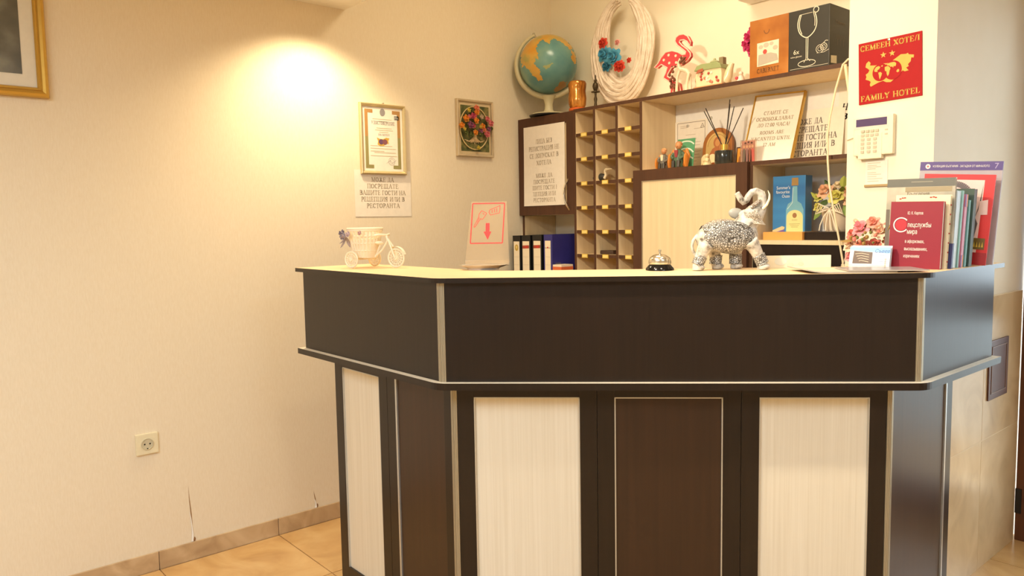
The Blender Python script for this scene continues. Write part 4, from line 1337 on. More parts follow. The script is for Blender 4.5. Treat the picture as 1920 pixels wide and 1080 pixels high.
gx = 0.735
bowl = [(-0.088, 0.915), (-0.112, 0.80), (-0.108, 0.69), (-0.075, 0.59), (0, 0.525), (0.075, 0.59), (0.110, 0.69), (0.112, 0.80), (0.088, 0.925)]
b.line2(arc([U(gx + a, c) for a, c in bowl]), 0.0034, yy, 0)
b.line2(arc([U(gx + a * 0.82, c * 0.985 + 0.012) for a, c in bowl[:4]]), 0.0028, yy, 0)
b.line2(arc([U(gx + a * 0.82, c * 0.985 + 0.012) for a, c in bowl[6:]]), 0.0022, yy, 0)
b.line2([U(gx - 0.088, 0.915), U(gx + 0.06, 0.92)], 0.0014, yy, 0)
b.line2([U(gx - 0.010, 0.525), U(gx - 0.008, 0.18), U(gx - 0.035, 0.125)], 0.0022, yy, 0)
b.line2([U(gx + 0.012, 0.525), U(gx + 0.010, 0.18), U(gx + 0.04, 0.135)], 0.0028, yy, 0)
b.line2([(BW * gx + BW * 0.105 * math.cos(q * PI / 14), BH * 0.105 + BH * 0.052 * math.sin(q * PI / 14)) for q in range(28)], 0.0022, yy, 0, True)
cz = U(gx + 0.105, 0.95)
b.line2([(cz[0] + 0.010 * math.cos(q * PI / 8), cz[1] + 0.010 * math.sin(q * PI / 8)) for q in range(16)], 0.003, yy, 0, True)
for (du, v, r) in ((0.155, 0.30, .014), (0.20, 0.325, .0125)):
    c0 = U(gx + du, v)
    b.line2([(c0[0] + r * math.cos(q * PI / 8), c0[1] + r * math.sin(q * PI / 8)) for q in range(16)], 0.0018, yy, 0, True)
    b.line2([(c0[0] + r * 0.55 * math.cos(q * PI / 6), c0[1] + r * 0.55 * math.sin(q * PI / 6)) for q in range(12)], 0.0014, yy, 0, True)
b.line2([U(gx + 0.20, 0.39), U(gx + 0.225, 0.42), U(gx + 0.25, 0.41)], 0.0016, yy, 0)
b.line2([U(gx + 0.12, 0.24), U(gx + 0.2, 0.235), U(gx + 0.262, 0.27)], 0.0014, yy, 0)
b.serif('6', 0, 0, 0.001, yy) if False else b.sans('6x', *U(0.608, 0.28), 0.017, yy, 0)
b.sans('wine glasses', *U(0.605, 0.225), 0.0062, yy, 0, width=0.045)
b.line2([U(0.53, 0.035), U(0.99, 0.04)], 0.0010, yy, 0)
b.build('lettering', pbr('print_silver', (226, 214, 190), 0.5), wb, normals=False)
b = MB()
b.poly2([U(0.10, 0.19), U(0.385, 0.20), U(0.385, 0.60), U(0.10, 0.595)], yy, 0)
b.poly2([U(0.11, 0.20), U(0.38, 0.25), U(0.36, 0.36), U(0.28, 0.40), U(0.12, 0.39)], yy - 0.0002, 1)
b.ell2(*U(0.205, 0.43), 0.009, 0.009, yy - 0.0003, 2, 12)
for (u, v, r) in ((.15, .52, .010), (.22, .54, .012), (.29, .55, .009), (.34, .47, .011)):
    b.ell2(*U(u, v), r, r * 0.8, yy - 0.0002, 3, 10)
b.build('printed_photo', [pbr('photo_cream', (232, 212, 186), 0.4), pbr('photo_grey', (178, 166, 150), 0.4), pbr('photo_red', (196, 74, 66), 0.4), pbr('photo_rose', (224, 176, 156), 0.4)], wb, normals=False)
b = MB()
b.serif('CABERNET', *U(0.245, 0.075), 0.0165, yy, 0, BW * 0.29)
b.line2([(BW * 0.225 + 0.011 * math.cos(PI + q * PI / 10), BH * 0.80 + 0.014 * math.sin(PI + q * PI / 10)) for q in range(11)], 0.003, yy, 0)
b.build('lettering', pbr('print_brown', (116, 72, 34), 0.5), wb, normals=False)
b = MB(Matrix.Translation((BW, 0, 0)) @ Matrix.Rotation(PI / 2, 4, 'Z'))
b.poly2([(0.012, 0.012), (0.055, 0.014), (0.055, 0.042), (0.012, 0.038)], yy, 0)
b.build('bar_label', pbr('label_white', (222, 212, 186), 0.6), wb, normals=False)
b = MB(Matrix.Translation((BW, 0, 0)) @ Matrix.Rotation(PI / 2, 4, 'Z'))
for q in range(3):
    x = 0.06 + 0.022 * q
    b.line2([(x - 0.006, 0.118), (x - 0.005, 0.104), (x, 0.098), (x, 0.080)], 0.0014, yy)
    b.line2([(x + 0.006, 0.118), (x + 0.005, 0.104), (x, 0.098)], 0.0014, yy)
b.sans('Cabernet', 0.08, 0.155, 0.014, yy, 0, width=0.07)
b.build('side_print', pbr('print_dim_brown', (112, 92, 66), 0.5), wb, normals=False)

# ------------------------------------------------------------------ things inside the open shelf
Z1 = 1.5317
a4 = thing('wall_certificate', 'white printed certificate pinned to the back of the open shelf', 'certificate', (-2.215, BY - 0.0105, Z1 + 0.004))
w, h = 0.150, 0.214
MB().box(-0.022, w + 0.014, -0.001, -0.0002, -0.003, h + 0.008).build('sheet', M_PAPER, a4)
b = MB()
b.line2([(0, 0), (0, h), (w, h), (w, 0)], 0.0022, -0.0016, 0)
b.line2([(w - 0.024, h - 0.028), (w - 0.014, h - 0.010), (w - 0.004, h - 0.028)], 0.0022, -0.0016, 0, True)
b.line2([(w - 0.019, h - 0.022), (w - 0.009, h - 0.022)], 0.0018, -0.0016, 0)
for z, x0, x1 in ((h - 0.015, .1, .45), (h - 0.022, .1, .35), (h - 0.030, .6, .9), (h - 0.055, .3, .66), (h - 0.075, .35, .7), (h - 0.09, .45, .85), (h - 0.104, .45, .82), (h - 0.118, .4, .85), (h - 0.132, .5, .86), (h - 0.146, .5, .80), (h - 0.160, .5, .85), (h - 0.175, .5, .7)):
    b.stroke(w * x0, z, w * x1, z, 0.0018, -0.0016, 1)
b.build('lettering', [pbr('slate_ink', (140, 124, 110), 0.8), pbr('pale_print', (192, 174, 154), 0.8)], a4, normals=False)


def seated_figurine(name, label, x, y, k, top, coat, vest):
    o = thing(name, label, 'figurine', (x, y, Z1), 10, 'seated figurines on the open shelf')
    sk = pbr('figurine_skin', (206, 142, 92), 0.5)
    b = MB()
    b.ball((0, 0.012, 0.020 * k), (0.034 * k, 0.026 * k, 0.022 * k), 12, 8)
    b.box(-0.030 * k, 0.030 * k, 0.014, 0.022, 0.0, 0.070 * k)
    b.ball((-0.034 * k, -0.006, 0.030 * k), (0.009 * k, 0.018, 0.030 * k), 10, 7).ball((0.034 * k, -0.006, 0.030 * k), (0.009 * k, 0.018, 0.030 * k), 10, 7)
    b.tube([(-0.027 * k, 0.01, 0.02 * k), (-0.033 * k, 0.014, 0.05 * k), (-0.026 * k, 0.016, 0.075 * k)], [0.010 * k, 0.010 * k, 0.006 * k], 8)
    b.tube([(0.027 * k, 0.01, 0.02 * k), (0.033 * k, 0.014, 0.05 * k), (0.026 * k, 0.016, 0.075 * k)], [0.010 * k, 0.010 * k, 0.006 * k], 8)
    b.build('armchair', pbr('figurine_orange', (208, 128, 48), 0.45), o)
    b = MB()
    b.lathe([(0.020 * k, 0.004), (0.024 * k, 0.02 * k), (0.022 * k, 0.05 * k), (0.017 * k, 0.066 * k), (0.006 * k, 0.075 * k), (0, 0.077 * k)], n=14)
    b.tube([(-0.018 * k, -0.004, 0.060 * k), (-0.027 * k, -0.010, 0.045 * k), (-0.012 * k, -0.022, 0.036 * k)], [0.007 * k, 0.007 * k, 0.006 * k], 8)
    b.tube([(0.018 * k, -0.004, 0.060 * k), (0.027 * k, -0.010, 0.045 * k), (0.012 * k, -0.022, 0.036 * k)], [0.007 * k, 0.007 * k, 0.006 * k], 8)
    b.build('coat', pbr(*coat), o)
    b = MB()
    for s in (-1, 1):
        b.tube([(s * 0.009 * k, -0.006, 0.024 * k), (s * 0.011 * k, -0.026 * k, 0.024 * k), (s * 0.011 * k, -0.028 * k, 0.004)], [0.009 * k, 0.008 * k, 0.007 * k], 8)
    b.build('trousers', pbr('figurine_dark', (64, 58, 52), 0.5), o)
    b = MB()
    b.prism([(-0.008 * k, 0.070 * k), (0.008 * k, 0.070 * k), (0.005 * k, 0.042 * k), (-0.005 * k, 0.042 * k)], -0.024 * k, -0.020 * k, 'y')
    b.build('shirt_front', pbr(*vest), o)
    b = MB()
    b.ball((0, -0.002, 0.088 * k), (0.0125 * k, 0.0125 * k, 0.015 * k), 12, 8)
    b.ball((0, -0.015 * k, 0.086 * k), 0.003 * k, 6, 4)
    b.ball((-0.0125 * k, -0.002, 0.087 * k), 0.003 * k, 6, 4).ball((0.0125 * k, -0.002, 0.087 * k), 0.003 * k, 6, 4)
    b.build('head', sk, o)
    MB().ball((0, 0.003, 0.0945 * k), (0.0148 * k, 0.0138 * k, 0.0115 * k), 10, 6).build('hair', pbr(*top), o)
    return o


seated_figurine('seated_figurine', 'small seated figurine in grey on an orange seat at the shelf end', -2.152, 2.735, 0.90, ('hair_sandy', (216, 160, 110), 0.7), ('coat_grey', (112, 104, 92), 0.5), ('shirt_white', (226, 210, 180), 0.6))
seated_figurine('seated_figurine', 'seated figurine in green trousers and red vest before the green card', -2.067, 2.728, 1.10, ('hair_tan', (190, 128, 84), 0.7), ('coat_teal', (82, 104, 80), 0.5), ('vest_red', (150, 52, 54), 0.6))

gc = thing('green_card', 'glossy green and white card leaning behind the seated figurines', 'card', (-2.118, 2.772, Z1), 0, lean=(-8, 0))
MB().box(0, 0.092, 0, 0.0015, 0, 0.132).build('sheet', pbr('card_green', (92, 158, 116), 0.12), gc)
b = MB()
for z0, r in ((0.108, 0.012), (0.072, 0.016), (0.044, 0.012)):
    b.line2(arc([(0.004, z0), (0.03, z0 + r), (0.065, z0 + r * 0.9), (0.088, z0 - 0.002)], 4), 0.006, -0.0005)
b.build('printed_stripe', pbr('card_white', (220, 232, 214), 0.15), gc, normals=False)

ic = thing('arched_icon', 'arched wooden icon with a painted mother and child behind the black diffuser', 'icon', (-2.050, 2.868, Z1), 0, lean=(-6, 0))


def arch(w, z0, zs, rz, x0=0.0, n=14):
    return [(x0, z0), (x0 + w, z0)] + [(x0 + w / 2 + w / 2 * math.cos(q * PI / n), zs + rz * math.sin(q * PI / n)) for q in range(n + 1)]


IW = 0.150
MB().prism(arch(IW, 0, 0.100, 0.076), 0, 0.016, 'y').build('board', pbr('icon_wood', (168, 104, 48), 0.5), ic, bevel=0.002)
MB().prism(arch(IW - 0.036, 0.014, 0.095, 0.062, 0.018), -0.0015, 0.002, 'y').build('gold_field', pbr('icon_gold', (220, 184, 118), 0.45, 0.2), ic)
b = MB()
b.poly2([(0.030, 0.016), (0.120, 0.016), (0.112, 0.07), (0.095, 0.092), (0.075, 0.098), (0.052, 0.085), (0.038, 0.06)], -0.0022, 0)
b.ell2(0.076, 0.112, 0.020, 0.024, -0.0025, 0)
b.ell2(0.077, 0.110, 0.012, 0.016, -0.0029, 1)
b.ell2(0.100, 0.090, 0.010, 0.012, -0.0029, 1)
b.poly2([(0.085, 0.045), (0.118, 0.05), (0.112, 0.08), (0.092, 0.078)], -0.0027, 2)
b.line2([(0.018 + 0.010 + (IW - 0.056) / 2 + (IW - 0.056) / 2 * math.cos(q * PI / 16), 0.095 + 0.052 * math.sin(q * PI / 16)) for q in range(17)], 0.0022, -0.0024, 3)
b.build('painted_figures', [pbr('icon_robe', (186, 112, 66), 0.6), pbr('icon_skin', (214, 152, 92), 0.6), pbr('icon_child_robe', (206, 164, 92), 0.6), pbr('icon_line', (176, 134, 70), 0.6)], ic, normals=False)

ag = thing('angel_figurine', 'small cream angel figurine in front of the arched icon', 'figurine', (-1.948, 2.765, Z1))
cream = pbr('figurine_cream', (220, 200, 156), 0.5)
b = MB()
b.lathe([(0.020, 0), (0.021, 0.004), (0.015, 0.02), (0.009, 0.034), (0.004, 0.040)], n=14)
b.ball((0, 0, 0.046), 0.009, 10, 7)
b.tube([(-0.009, -0.003, 0.032), (-0.012, -0.013, 0.024), (-0.002, -0.016, 0.026)], 0.0035, 6)
b.tube([(0.009, -0.003, 0.032), (0.012, -0.013, 0.024), (0.002, -0.016, 0.026)], 0.0035, 6)
b.build('body', cream, ag)
for s in (-1, 1):
    def wing(u, v, s=s):
        return (s * (0.006 + 0.034 * u), 0.009 + 0.006 * u, 0.008 + 0.040 * v * (1 - 0.25 * u) + 0.010 * math.sin(PI * u))
    MB().patch(wing, 5, 4).build('wing', cream, ag, normals=False)

df = thing('reed_diffuser', 'black reed diffuser jar with gold collar and dark reeds', 'diffuser', (-1.852, 2.748, Z1))
MB().lathe([(0.036, 0), (0.0385, 0.003), (0.0385, 0.055), (0.036, 0.059), (0.016, 0.060)], n=28).build('jar', pbr('diffuser_black', (40, 42, 40), 0.15), df)
MB().lathe([(0.0155, 0.058), (0.0155, 0.084), (0.011, 0.085), (0.010, 0.066)], n=20).build('collar', M_GOLD, df)
for (x0, x1, y1, z1) in ((-0.004, -0.099, 0.01, 0.244), (-0.002, -0.086, -0.02, 0.228), (0.003, 0.020, 0.01, 0.246), (0.004, 0.032, -0.01, 0.262), (0.002, 0.026, 0.03, 0.238), (0.006, 0.088, 0.0, 0.222)):
    MB().tube([(-x0 * 1.2, 0, 0.045), (x0 + (x1 - x0) * 0.1, y1 * 0.1, 0.085), (x1, y1, z1)], 0.0019, 6).build('reed', pbr('reed_dark', (52, 38, 28), 0.7), df)

i2 = thing('small_icon', 'little dark framed gold icon standing behind the clear photo block', 'icon', (-1.826, 2.790, Z1), 0, lean=(-6, 0))
MB().box(0, 0.052, 0, 0.008, 0, 0.074).build('frame', pbr('icon_dark_wood', (84, 48, 28), 0.5), i2, bevel=0.002)
b = MB()
b.poly2([(0.006, 0.006), (0.046, 0.006), (0.046, 0.068), (0.006, 0.068)], -0.0006, 0)
b.poly2([(0.012, 0.007), (0.040, 0.007), (0.036, 0.034), (0.026, 0.042), (0.016, 0.032)], -0.0010, 1)
b.ell2(0.026, 0.048, 0.008, 0.010, -0.0012, 1)
b.build('painted_field', [pbr('icon_amber', (220, 150, 52), 0.5), pbr('icon_umber', (150, 92, 42), 0.5)], i2, normals=False)

pb = thing('photo_block', 'clear acrylic block holding a reddish picture of standing figures', 'photo block', (-1.770, 2.738, Z1))
MB().box(0, 0.066, 0, 0.014, 0, 0.092).build('block', clear('block_acrylic', (252, 244, 236), 0.05), pb)
b = MB()
b.box(0.003, 0.063, 0.006, 0.008, 0.003, 0.089, 0)
for (x, c) in ((0.014, 1), (0.027, 2), (0.040, 3), (0.052, 4)):
    b.poly2([(x - 0.009, 0.004), (x + 0.009, 0.004), (x + 0.007, 0.052), (x, 0.060), (x - 0.007, 0.052)], 0.0055, c)
    b.ell2(x, 0.066, 0.005, 0.006, 0.0054, 5, 10)
for (x, z) in ((0.020, 0.080), (0.034, 0.083), (0.048, 0.080)):
    b.ell2(x, z, 0.005, 0.004, 0.0054, 6, 8)
b.build('picture', [pbr('pic_rose', (192, 140, 128), 0.6), pbr('pic_slate', (120, 110, 104), 0.6), pbr('pic_mauve', (158, 120, 124), 0.6), pbr('pic_brown', (150, 96, 84), 0.6), pbr('pic_pink', (214, 106, 104), 0.6), pbr('pic_skin', (226, 186, 150), 0.6), pbr('pic_dark', (90, 60, 56), 0.6)], pb)

gf = thing('gold_framed_notice', 'slim gold framed notice leaning inside the open shelf', 'framed notice', (-1.808, 2.802, Z1), 1, lean=(-18, 2.0))
w, h = 0.222, 0.302
frame_bars(w, h, [(0, -0.010), (0, 0.004), (0.002, 0.007), (0.005, 0.006), (0.007, 0.003)], 0, M_GOLD, gf)
MB().box(0.006, w - 0.006, -0.002, 0.010, 0.006, h - 0.006).build('sheet', M_PAPER, gf)
b = MB()
for q, (s, ww) in enumerate((('СТАИТЕ СЕ', 0.48), ('ОСВОБОЖДАВАТ', 0.74), ('ДО 12.00 ЧАСА!', 0.64))):
    b.serif(s, w * 0.5, h * 0.70 - 0.026 * q, 0.0155, -0.0026, 0, w * ww)
b.build('lettering', pbr('notice_grey_ink', (166, 148, 122), 0.8), gf, normals=False)
b = MB()
for q, (s, ww) in enumerate((('ROOMS ARE', 0.48), ('VACANTED UNTIL', 0.78), ('12 AM', 0.24))):
    b.serif(s, w * 0.5, h * 0.42 - 0.026 * q, 0.0145, -0.0026, 0, w * ww)
b.build('lettering', pbr('notice_grey_ink', (166, 148, 122), 0.8), gf, normals=False)

pn = paper('shelf_notice', 'paper notice leaning on the shelf half hidden by the gold frame', (-1.722, 2.892, Z1 + 0.0005), 0, 0.297, 0.205,
           [(s, 0.149, 0.148 - 0.0315 * q, 0.0225, 0.297 * ww) for q, (s, ww) in enumerate(zip(MSG, (0.40, 0.56, 0.82, 0.78, 0.60)))], ink=pbr('notice_ink', (112, 104, 100), 0.8), lean=-7)
p2 = thing('sheet_notice', 'white sheet with slanted dark letters next to the pillar', 'notice', (-1.452, BY - 0.0108, Z1 + 0.0015))
MB().box(0, 0.21, -0.001, -0.0002, 0, 0.270).build('sheet', M_PAPER, p2)
b = MB()
b.serif('НЕ', 0.012, 0.185, 0.024, -0.0016, 0, 0.040, 1.3, 0.25, align='l')
b.build('lettering', M_INKD, p2, normals=False)
b = MB()
b.serif('В', 0.014, 0.150, 0.022, -0.0016, 0, 0.018, 1.3, 0.25, align='l')
b.build('lettering', M_INKD, p2, normals=False)

# ------------------------------------------------------------------ lower compartment
Z2 = 1.2246
ob = tag(MB(Matrix.Identity(4)).box(-1.654, -1.489, 2.722, 2.86, Z2, Z2 + 0.031).build('flat_box', pbr('box_orange_yellow', (226, 160, 82), 0.55), bevel=0.002), 'flat orange box under the blue bottle carton', 'box', 'flat boxes on the lower shelf')
db = tag(MB().box(-1.487, -1.235, 2.735, 2.885, Z2, Z2 + 0.031).build('flat_box', M_DARK, bevel=0.002), 'flat dark brown box under the white flower pot', 'box', 'flat boxes on the lower shelf')
bb = thing('bottle_carton', 'blue carton with a printed ouzo bottle standing on the orange box', 'box', (-1.640, 2.768, Z2 + 0.0312), 2)
BW, BD, BH = 0.134, 0.055, 0.2165
sky = ramp_tex('carton_blue', 'noise', 3.0, [(0.3, (44, 104, 168)), (0.55, (66, 138, 196)), (0.8, (96, 170, 214))], 0.3, detail=2, mapping=(0.3, 0.3, 3))
MB().box(0, BW, 0, BD, 0, BH).build('carton', sky, bb, bevel=0.0015)
b = MB()
yy = -0.0006
b.poly2([(0.0, 0.0), (0.045, 0.0), (0.052, 0.018), (0.040, 0.022), (0.0, 0.006)], yy, 4)
b.poly2([(0.018, 0.0), (0.048, 0.0), (0.050, 0.010)], yy - 0.0002, 5)
bx = 0.092
b.poly2([(bx - 0.036, 0.0), (bx + 0.036, 0.0), (bx + 0.036, 0.085), (bx + 0.026, 0.108), (bx + 0.011, 0.118), (bx + 0.0095, 0.175), (bx - 0.0095, 0.175), (bx - 0.011, 0.118), (bx - 0.028, 0.108), (bx - 0.036, 0.085)], yy - 0.0003, 0)
b.poly2([(bx - 0.014, 0.178), (bx + 0.014, 0.178), (bx + 0.013, 0.208), (bx - 0.013, 0.208)], yy - 0.0004, 1)
b.poly2([(bx - 0.033, 0.0), (bx + 0.033, 0.0)] + [(bx + 0.033 * math.cos(q * PI / 12), 0.058 + 0.026 * math.sin(q * PI / 12)) for q in range(13)], yy - 0.0005, 2)
b.ell2(bx, 0.063, 0.009, 0.010, yy - 0.0007, 3, 14)
b.line2([(bx - 0.030, 0.088), (bx - 0.010, 0.112), (bx - 0.008, 0.17)], 0.0022, yy - 0.0006, 6)
b.build('printed_bottle', [pbr('print_glass_blue', (122, 178, 196), 0.35), pbr('print_cork', (164, 128, 72), 0.5), pbr('print_label', (224, 216, 148), 0.5), pbr('print_seal', (160, 112, 70), 0.5), pbr('print_boat', (208, 196, 150), 0.5), pbr('print_violet', (110, 90, 160), 0.5), pbr('print_highlight', (206, 226, 226), 0.4)], bb, normals=False)
b = MB()
b.sans("Summer's", 0.066, 0.166, 0.0135, yy, 0, width=0.052, align='c') if False else None
for q, (s, x, ww) in enumerate((("Summer's", 0.044, 0.056), ('favourite', 0.042, 0.056), ('Ouzo', 0.055, 0.032))):
    b.sans(s, x, 0.166 - 0.0165 * q, 0.0125, yy - 0.0001, 0, width=ww)
b.build('lettering', pbr('print_white', (232, 238, 238), 0.4), bb, normals=False)
b = MB()
b.sans('OUZO', bx, 0.043, 0.0055, yy - 0.0008, 0)
for z, ww in ((0.030, .044), (0.024, .036), (0.018, .028)):
    b.stroke(bx - ww / 2, z, bx + ww / 2, z, 0.0014, yy - 0.0008)
b.build('label_print', pbr('print_tan', (150, 130, 80), 0.5), bb, normals=False)


def bouquet(name, label, loc, heads, leaves, pot, seed):
    o = thing(name, label, 'flowers', loc)
    rg = random.Random(seed)
    for q, (c, x, y, z, r) in enumerate(heads):
        v = Vector((x, y, z * 0.6))
        MB().rose((x, y, z), r, (x * 4 + rg.uniform(-.2, .2), -1 + y * 3, 0.8), seed=seed + q).build('blossom', pbr(*c), o, normals=False)
    for (c, a, b_, w_) in leaves:
        MB().leaf(a, b_, w_).build('leaf', pbr(*c), o, normals=False)
    pot(o)
    return o


C_PEACH, C_LIME, C_CREAM = ('petal_peach', (232, 186, 150), 0.7), ('petal_lime', (214, 206, 112), 0.7), ('petal_cream', (238, 222, 190), 0.7)
C_GREEN, C_DGREEN, C_YG = ('leaf_green', (122, 146, 62), 0.6), ('leaf_dark', (70, 92, 44), 0.6), ('leaf_yellow_green', (176, 184, 84), 0.6)


def pot1(o):
    MB().lathe([(0.038, 0), (0.044, 0.01), (0.050, 0.05), (0.056, 0.085), (0.050, 0.086), (0.044, 0.05)], n=24).build('pot', pbr('pot_linen', (226, 206, 182), 0.8), o)
    b = MB()
    for s in (-1, 1):
        for q in range(4):
            k_ = 0.014 + 0.008 * q
            b.tube([(0.0, -0.056, 0.085), (s * k_, -0.064, 0.092 + 0.004 * q), (s * (k_ + 0.014), -0.062, 0.078 - 0.004 * q), (s * 0.010, -0.060, 0.080)], 0.0024, 6, flat=1)
    for x in (-0.034, -0.012, 0.006, 0.022):
        b.tube([(0, -0.056, 0.084), (x * 0.6, -0.062, 0.055), (x, -0.060, 0.025), (x * 1.2 + 0.004, -0.062, 0.004)], 0.0022, 6)
    b.build('ribbon_bow', pbr('ribbon_white', (240, 226, 206), 0.5), o)


h1 = [(C_PEACH, -.030, -.030, .150, .036), (C_LIME, .018, -.045, .128, .034), (C_PEACH, .056, -.020, .145, .034), (C_LIME, -.062, -.020, .128, .022), (C_LIME, -.058, -.030, .092, .022), (C_CREAM, .000, .010, .165, .030), (C_PEACH, .064, -.03, .112, .028)]
l1 = [(C_DGREEN, (-.01, 0, .15), (-.045, -.01, .195), .014), (C_YG, (.02, 0, .16), (.030, -.01, .205), .014), (C_GREEN, (.03, 0, .16), (.068, -.02, .188), .014), (C_YG, (-.045, -.02, .12), (-.088, -.03, .150), .014), (C_GREEN, (-.04, -.03, .11), (-.070, -.04, .045), .013),
      (C_DGREEN, (.0, -.05, .115), (.045, -.06, .088), .013), (C_GREEN, (.05, -.03, .11), (.072, -.05, .048), .018), (C_YG, (.055, -.03, .10), (.088, -.04, .060), .018), (C_DGREEN, (-.02, -.04, .12), (-.032, -.06, .100), .014), (C_GREEN, (0.03, -0.03, .15), (.05, -.06, .165), .012)]
bouquet('flower_pot', 'pale linen flower pot with peach and lime roses and a ribbon bow', (-1.398, 2.808, Z2 + 0.0312), h1, l1, pot1, 11)

# cable hanging over the shelf end
b = MB()
b.tube([(-1.245, 2.645, 1.800), (-1.266, 2.648, 1.848), (-1.288, 2.648, 1.853), (-1.308, 2.65, 1.838), (-1.332, 2.65, 1.758), (-1.352, 2.65, 1.66), (-1.359, 2.65, 1.60), (-1.357, 2.65, 1.513), (-1.350, 2.65, 1.43), (-1.336, 2.65, 1.355), (-1.312, 2.65, 1.24), (-1.295, 2.65, 1.153), (-1.285, 2.65, 1.06), (-1.28, 2.66, 0.76)], 0.0036, 8)
b.tube([(-1.302, 2.655, 1.838), (-1.296, 2.655, 1.80), (-1.286, 2.655, 1.73), (-1.279, 2.655, 1.68), (-1.240, 2.660, 1.60)], [0.006, 0.0055, 0.004, 0.0035, 0.0035], 8)
tag(b.build('hanging_cable', pbr('cable_white', (236, 218, 182), 0.5)), 'white cable looping down in front of the shelves by the pillar', 'cable')

# bird and phone in the pigeonholes
bd = thing('bird_figurine', 'black and white long-beaked bird figurine sitting in a pigeonhole', 'figurine', (-2.500, 2.715, zrows[2] + 0.0079))
MB().ball((-0.020, 0, 0.018), (0.042, 0.018, 0.018), 14, 9, rot=Matrix.Rotation(math.radians(-4), 3, 'Y')).build('body', pbr('bird_black', (44, 42, 38), 0.5), bd)
b = MB()
b.tube([(0.014, -0.004, 0.012), (0.024, -0.005, 0.026), (0.020, -0.006, 0.042), (0.028, -0.007, 0.053)], [0.007, 0.006, 0.006, 0.008], 8)
b.tube([(0.028, -0.007, 0.053), (0.045, -0.010, 0.053), (0.070, -0.014, 0.052)], [0.006, 0.003, 0.001], 6)
b.build('neck', pbr('bird_white', (228, 212, 180), 0.5), bd)
tag(MB().box(-2.508, -2.424, 2.700, 2.75, zrows[5] + 0.0079, zrows[5] + 0.027).build('phone', pbr('phone_dark', (62, 44, 36), 0.35), bevel=0.006), 'dark handset lying in a pigeonhole near the counter', 'phone')

# binders on a low cabinet in the corner
lc = thing('low_cabinet', 'low dark cabinet in the corner carrying the binders', 'cabinet', (-3.064, 2.585, 0))
MB().box(0.0, 0.404, 0.018, BY - 2.589, 0.0, 0.905).build('carcass', M_LIGHTX, lc)
MB().box(0.0, 0.404, 0.0, BY - 2.589, 0.9052, 0.925).build('top', M_DARK, lc)
MB().box(0.002, 0.201, 0.0, 0.0175, 0.06, 0.903).build('door', M_DARK, lc)
MB().box(0.203, 0.402, 0.0, 0.0175, 0.06, 0.903).build('door', M_DARK, lc)
for q, (x0, x1, z1, col, lab, mark) in enumerate((
        (-3.026, -2.966, 1.2425, 'black', 'black binder with a gold crest on its spine, nearest the left wall', 'crest'),
        (-2.957, -2.889, 1.2440, 'black', 'black binder with a red band, next to the crested one', 'band'),
        (-2.873, -2.805, 1.2465, 'black', 'black binder with a red band, beside the blue binder', 'band'),
        (-2.789, -2.728, 1.2480, 'blue', 'dark blue binder with a white spine label', 'thin'))):
    o = thing('binder', lab, 'binder', (x0, 2.596, 0.9252), 0, 'binders on the low cabinet')
    w, h = x1 - x0, z1 - 0.9252
    cm = M_BLACK if col == 'black' else pbr('binder_blue', (46, 44, 120), 0.4)
    c = MB()
    c.box(0, 0.003, 0, 0.28, 0, h).box(w - 0.003, w, 0, 0.28, 0, h).box(0.003, w - 0.003, 0, 0.003, 0, h)
    c.build('cover', cm, o)
    MB().box(0.004, w - 0.004, 0.012, 0.262, 0.006, h - 0.012).build('pages', M_PAPER, o)
    lw = (0.13, 0.87) if col == 'black' else (0.14, 0.80)
    b = MB()
    b.box(w * lw[0], w * lw[1], -0.0012, -0.0001, 0.02, h - 0.030, 0)
    if mark == 'crest':
        b.ell2(w * 0.52, h - 0.062, 0.014, 0.017, -0.0016, 1, 14)
        b.ell2(w * 0.52, h - 0.060, 0.006, 0.008, -0.0020, 2, 10)
    elif mark == 'band':
        b.poly2([(w * lw[0], h - 0.068), (w * lw[1], h - 0.066), (w * lw[1], h - 0.050), (w * lw[0], h - 0.052)], -0.0016, 3)
        b.poly2([(w * 0.45, h - 0.066), (w * 0.7, h - 0.065), (w * 0.7, h - 0.054), (w * 0.45, h - 0.055)], -0.0020, 4)
    else:
        b.stroke(w * lw[0], h - 0.066, w * lw[1], h - 0.066, 0.0025, -0.0016, 5)
        b.ell2(w * 0.48, h - 0.064, 0.005, 0.004, -0.002, 4, 8)
    for z in (h - 0.11, h - 0.15, h - 0.19):
        b.stroke(w * (lw[0] + 0.06), z, w * (lw[1] - 0.06), z, 0.001, -0.0016, 6)
    b.build('spine_label', [pbr('label_cream', (236, 222, 196), 0.7), pbr('crest_gold', (196, 164, 72), 0.6), pbr('crest_pale', (226, 206, 136), 0.6), pbr('band_brick', (168, 66, 44), 0.6), pbr('band_red', (196, 48, 40), 0.6), M_INK, pbr('faint_ink', (196, 178, 150), 0.8)], o)
    b = MB(Matrix.Translation((w * 0.5, -0.0005, 0.07)) @ Matrix.Rotation(PI / 2, 4, 'X'))
    b.lathe([(0.010, 0.0), (0.010, 0.0018), (0.0075, 0.0018), (0.0075, 0.0006)], n=16)
    b.build('finger_ring', M_CHROME, o)
    if col == 'blue':
        b = MB(Matrix.Translation((w, 0, 0)) @ Matrix.Rotation(PI / 2, 4, 'Z'))
        b.poly2([(0.020, h - 0.150), (0.056, h - 0.150), (0.056, h - 0.140), (0.020, h - 0.140)], -0.0006)
        b.build('side_mark', pbr('mark_slate', (92, 88, 110), 0.5), o, normals=False)
rp = thing('paper_pack', 'small orange and white pack beside the blue binder', 'pack', (-2.722, 2.592, 0.9252))
MB().box(0, 0.060, 0, 0.08, 0, 0.176).build('carton', pbr('pack_white', (232, 214, 190), 0.6), rp, bevel=0.001)
MB().box(-0.0006, 0.0606, -0.0006, 0.0806, 0.150, 0.166).build('orange_band', pbr('pack_orange', (216, 106, 60), 0.6), rp)

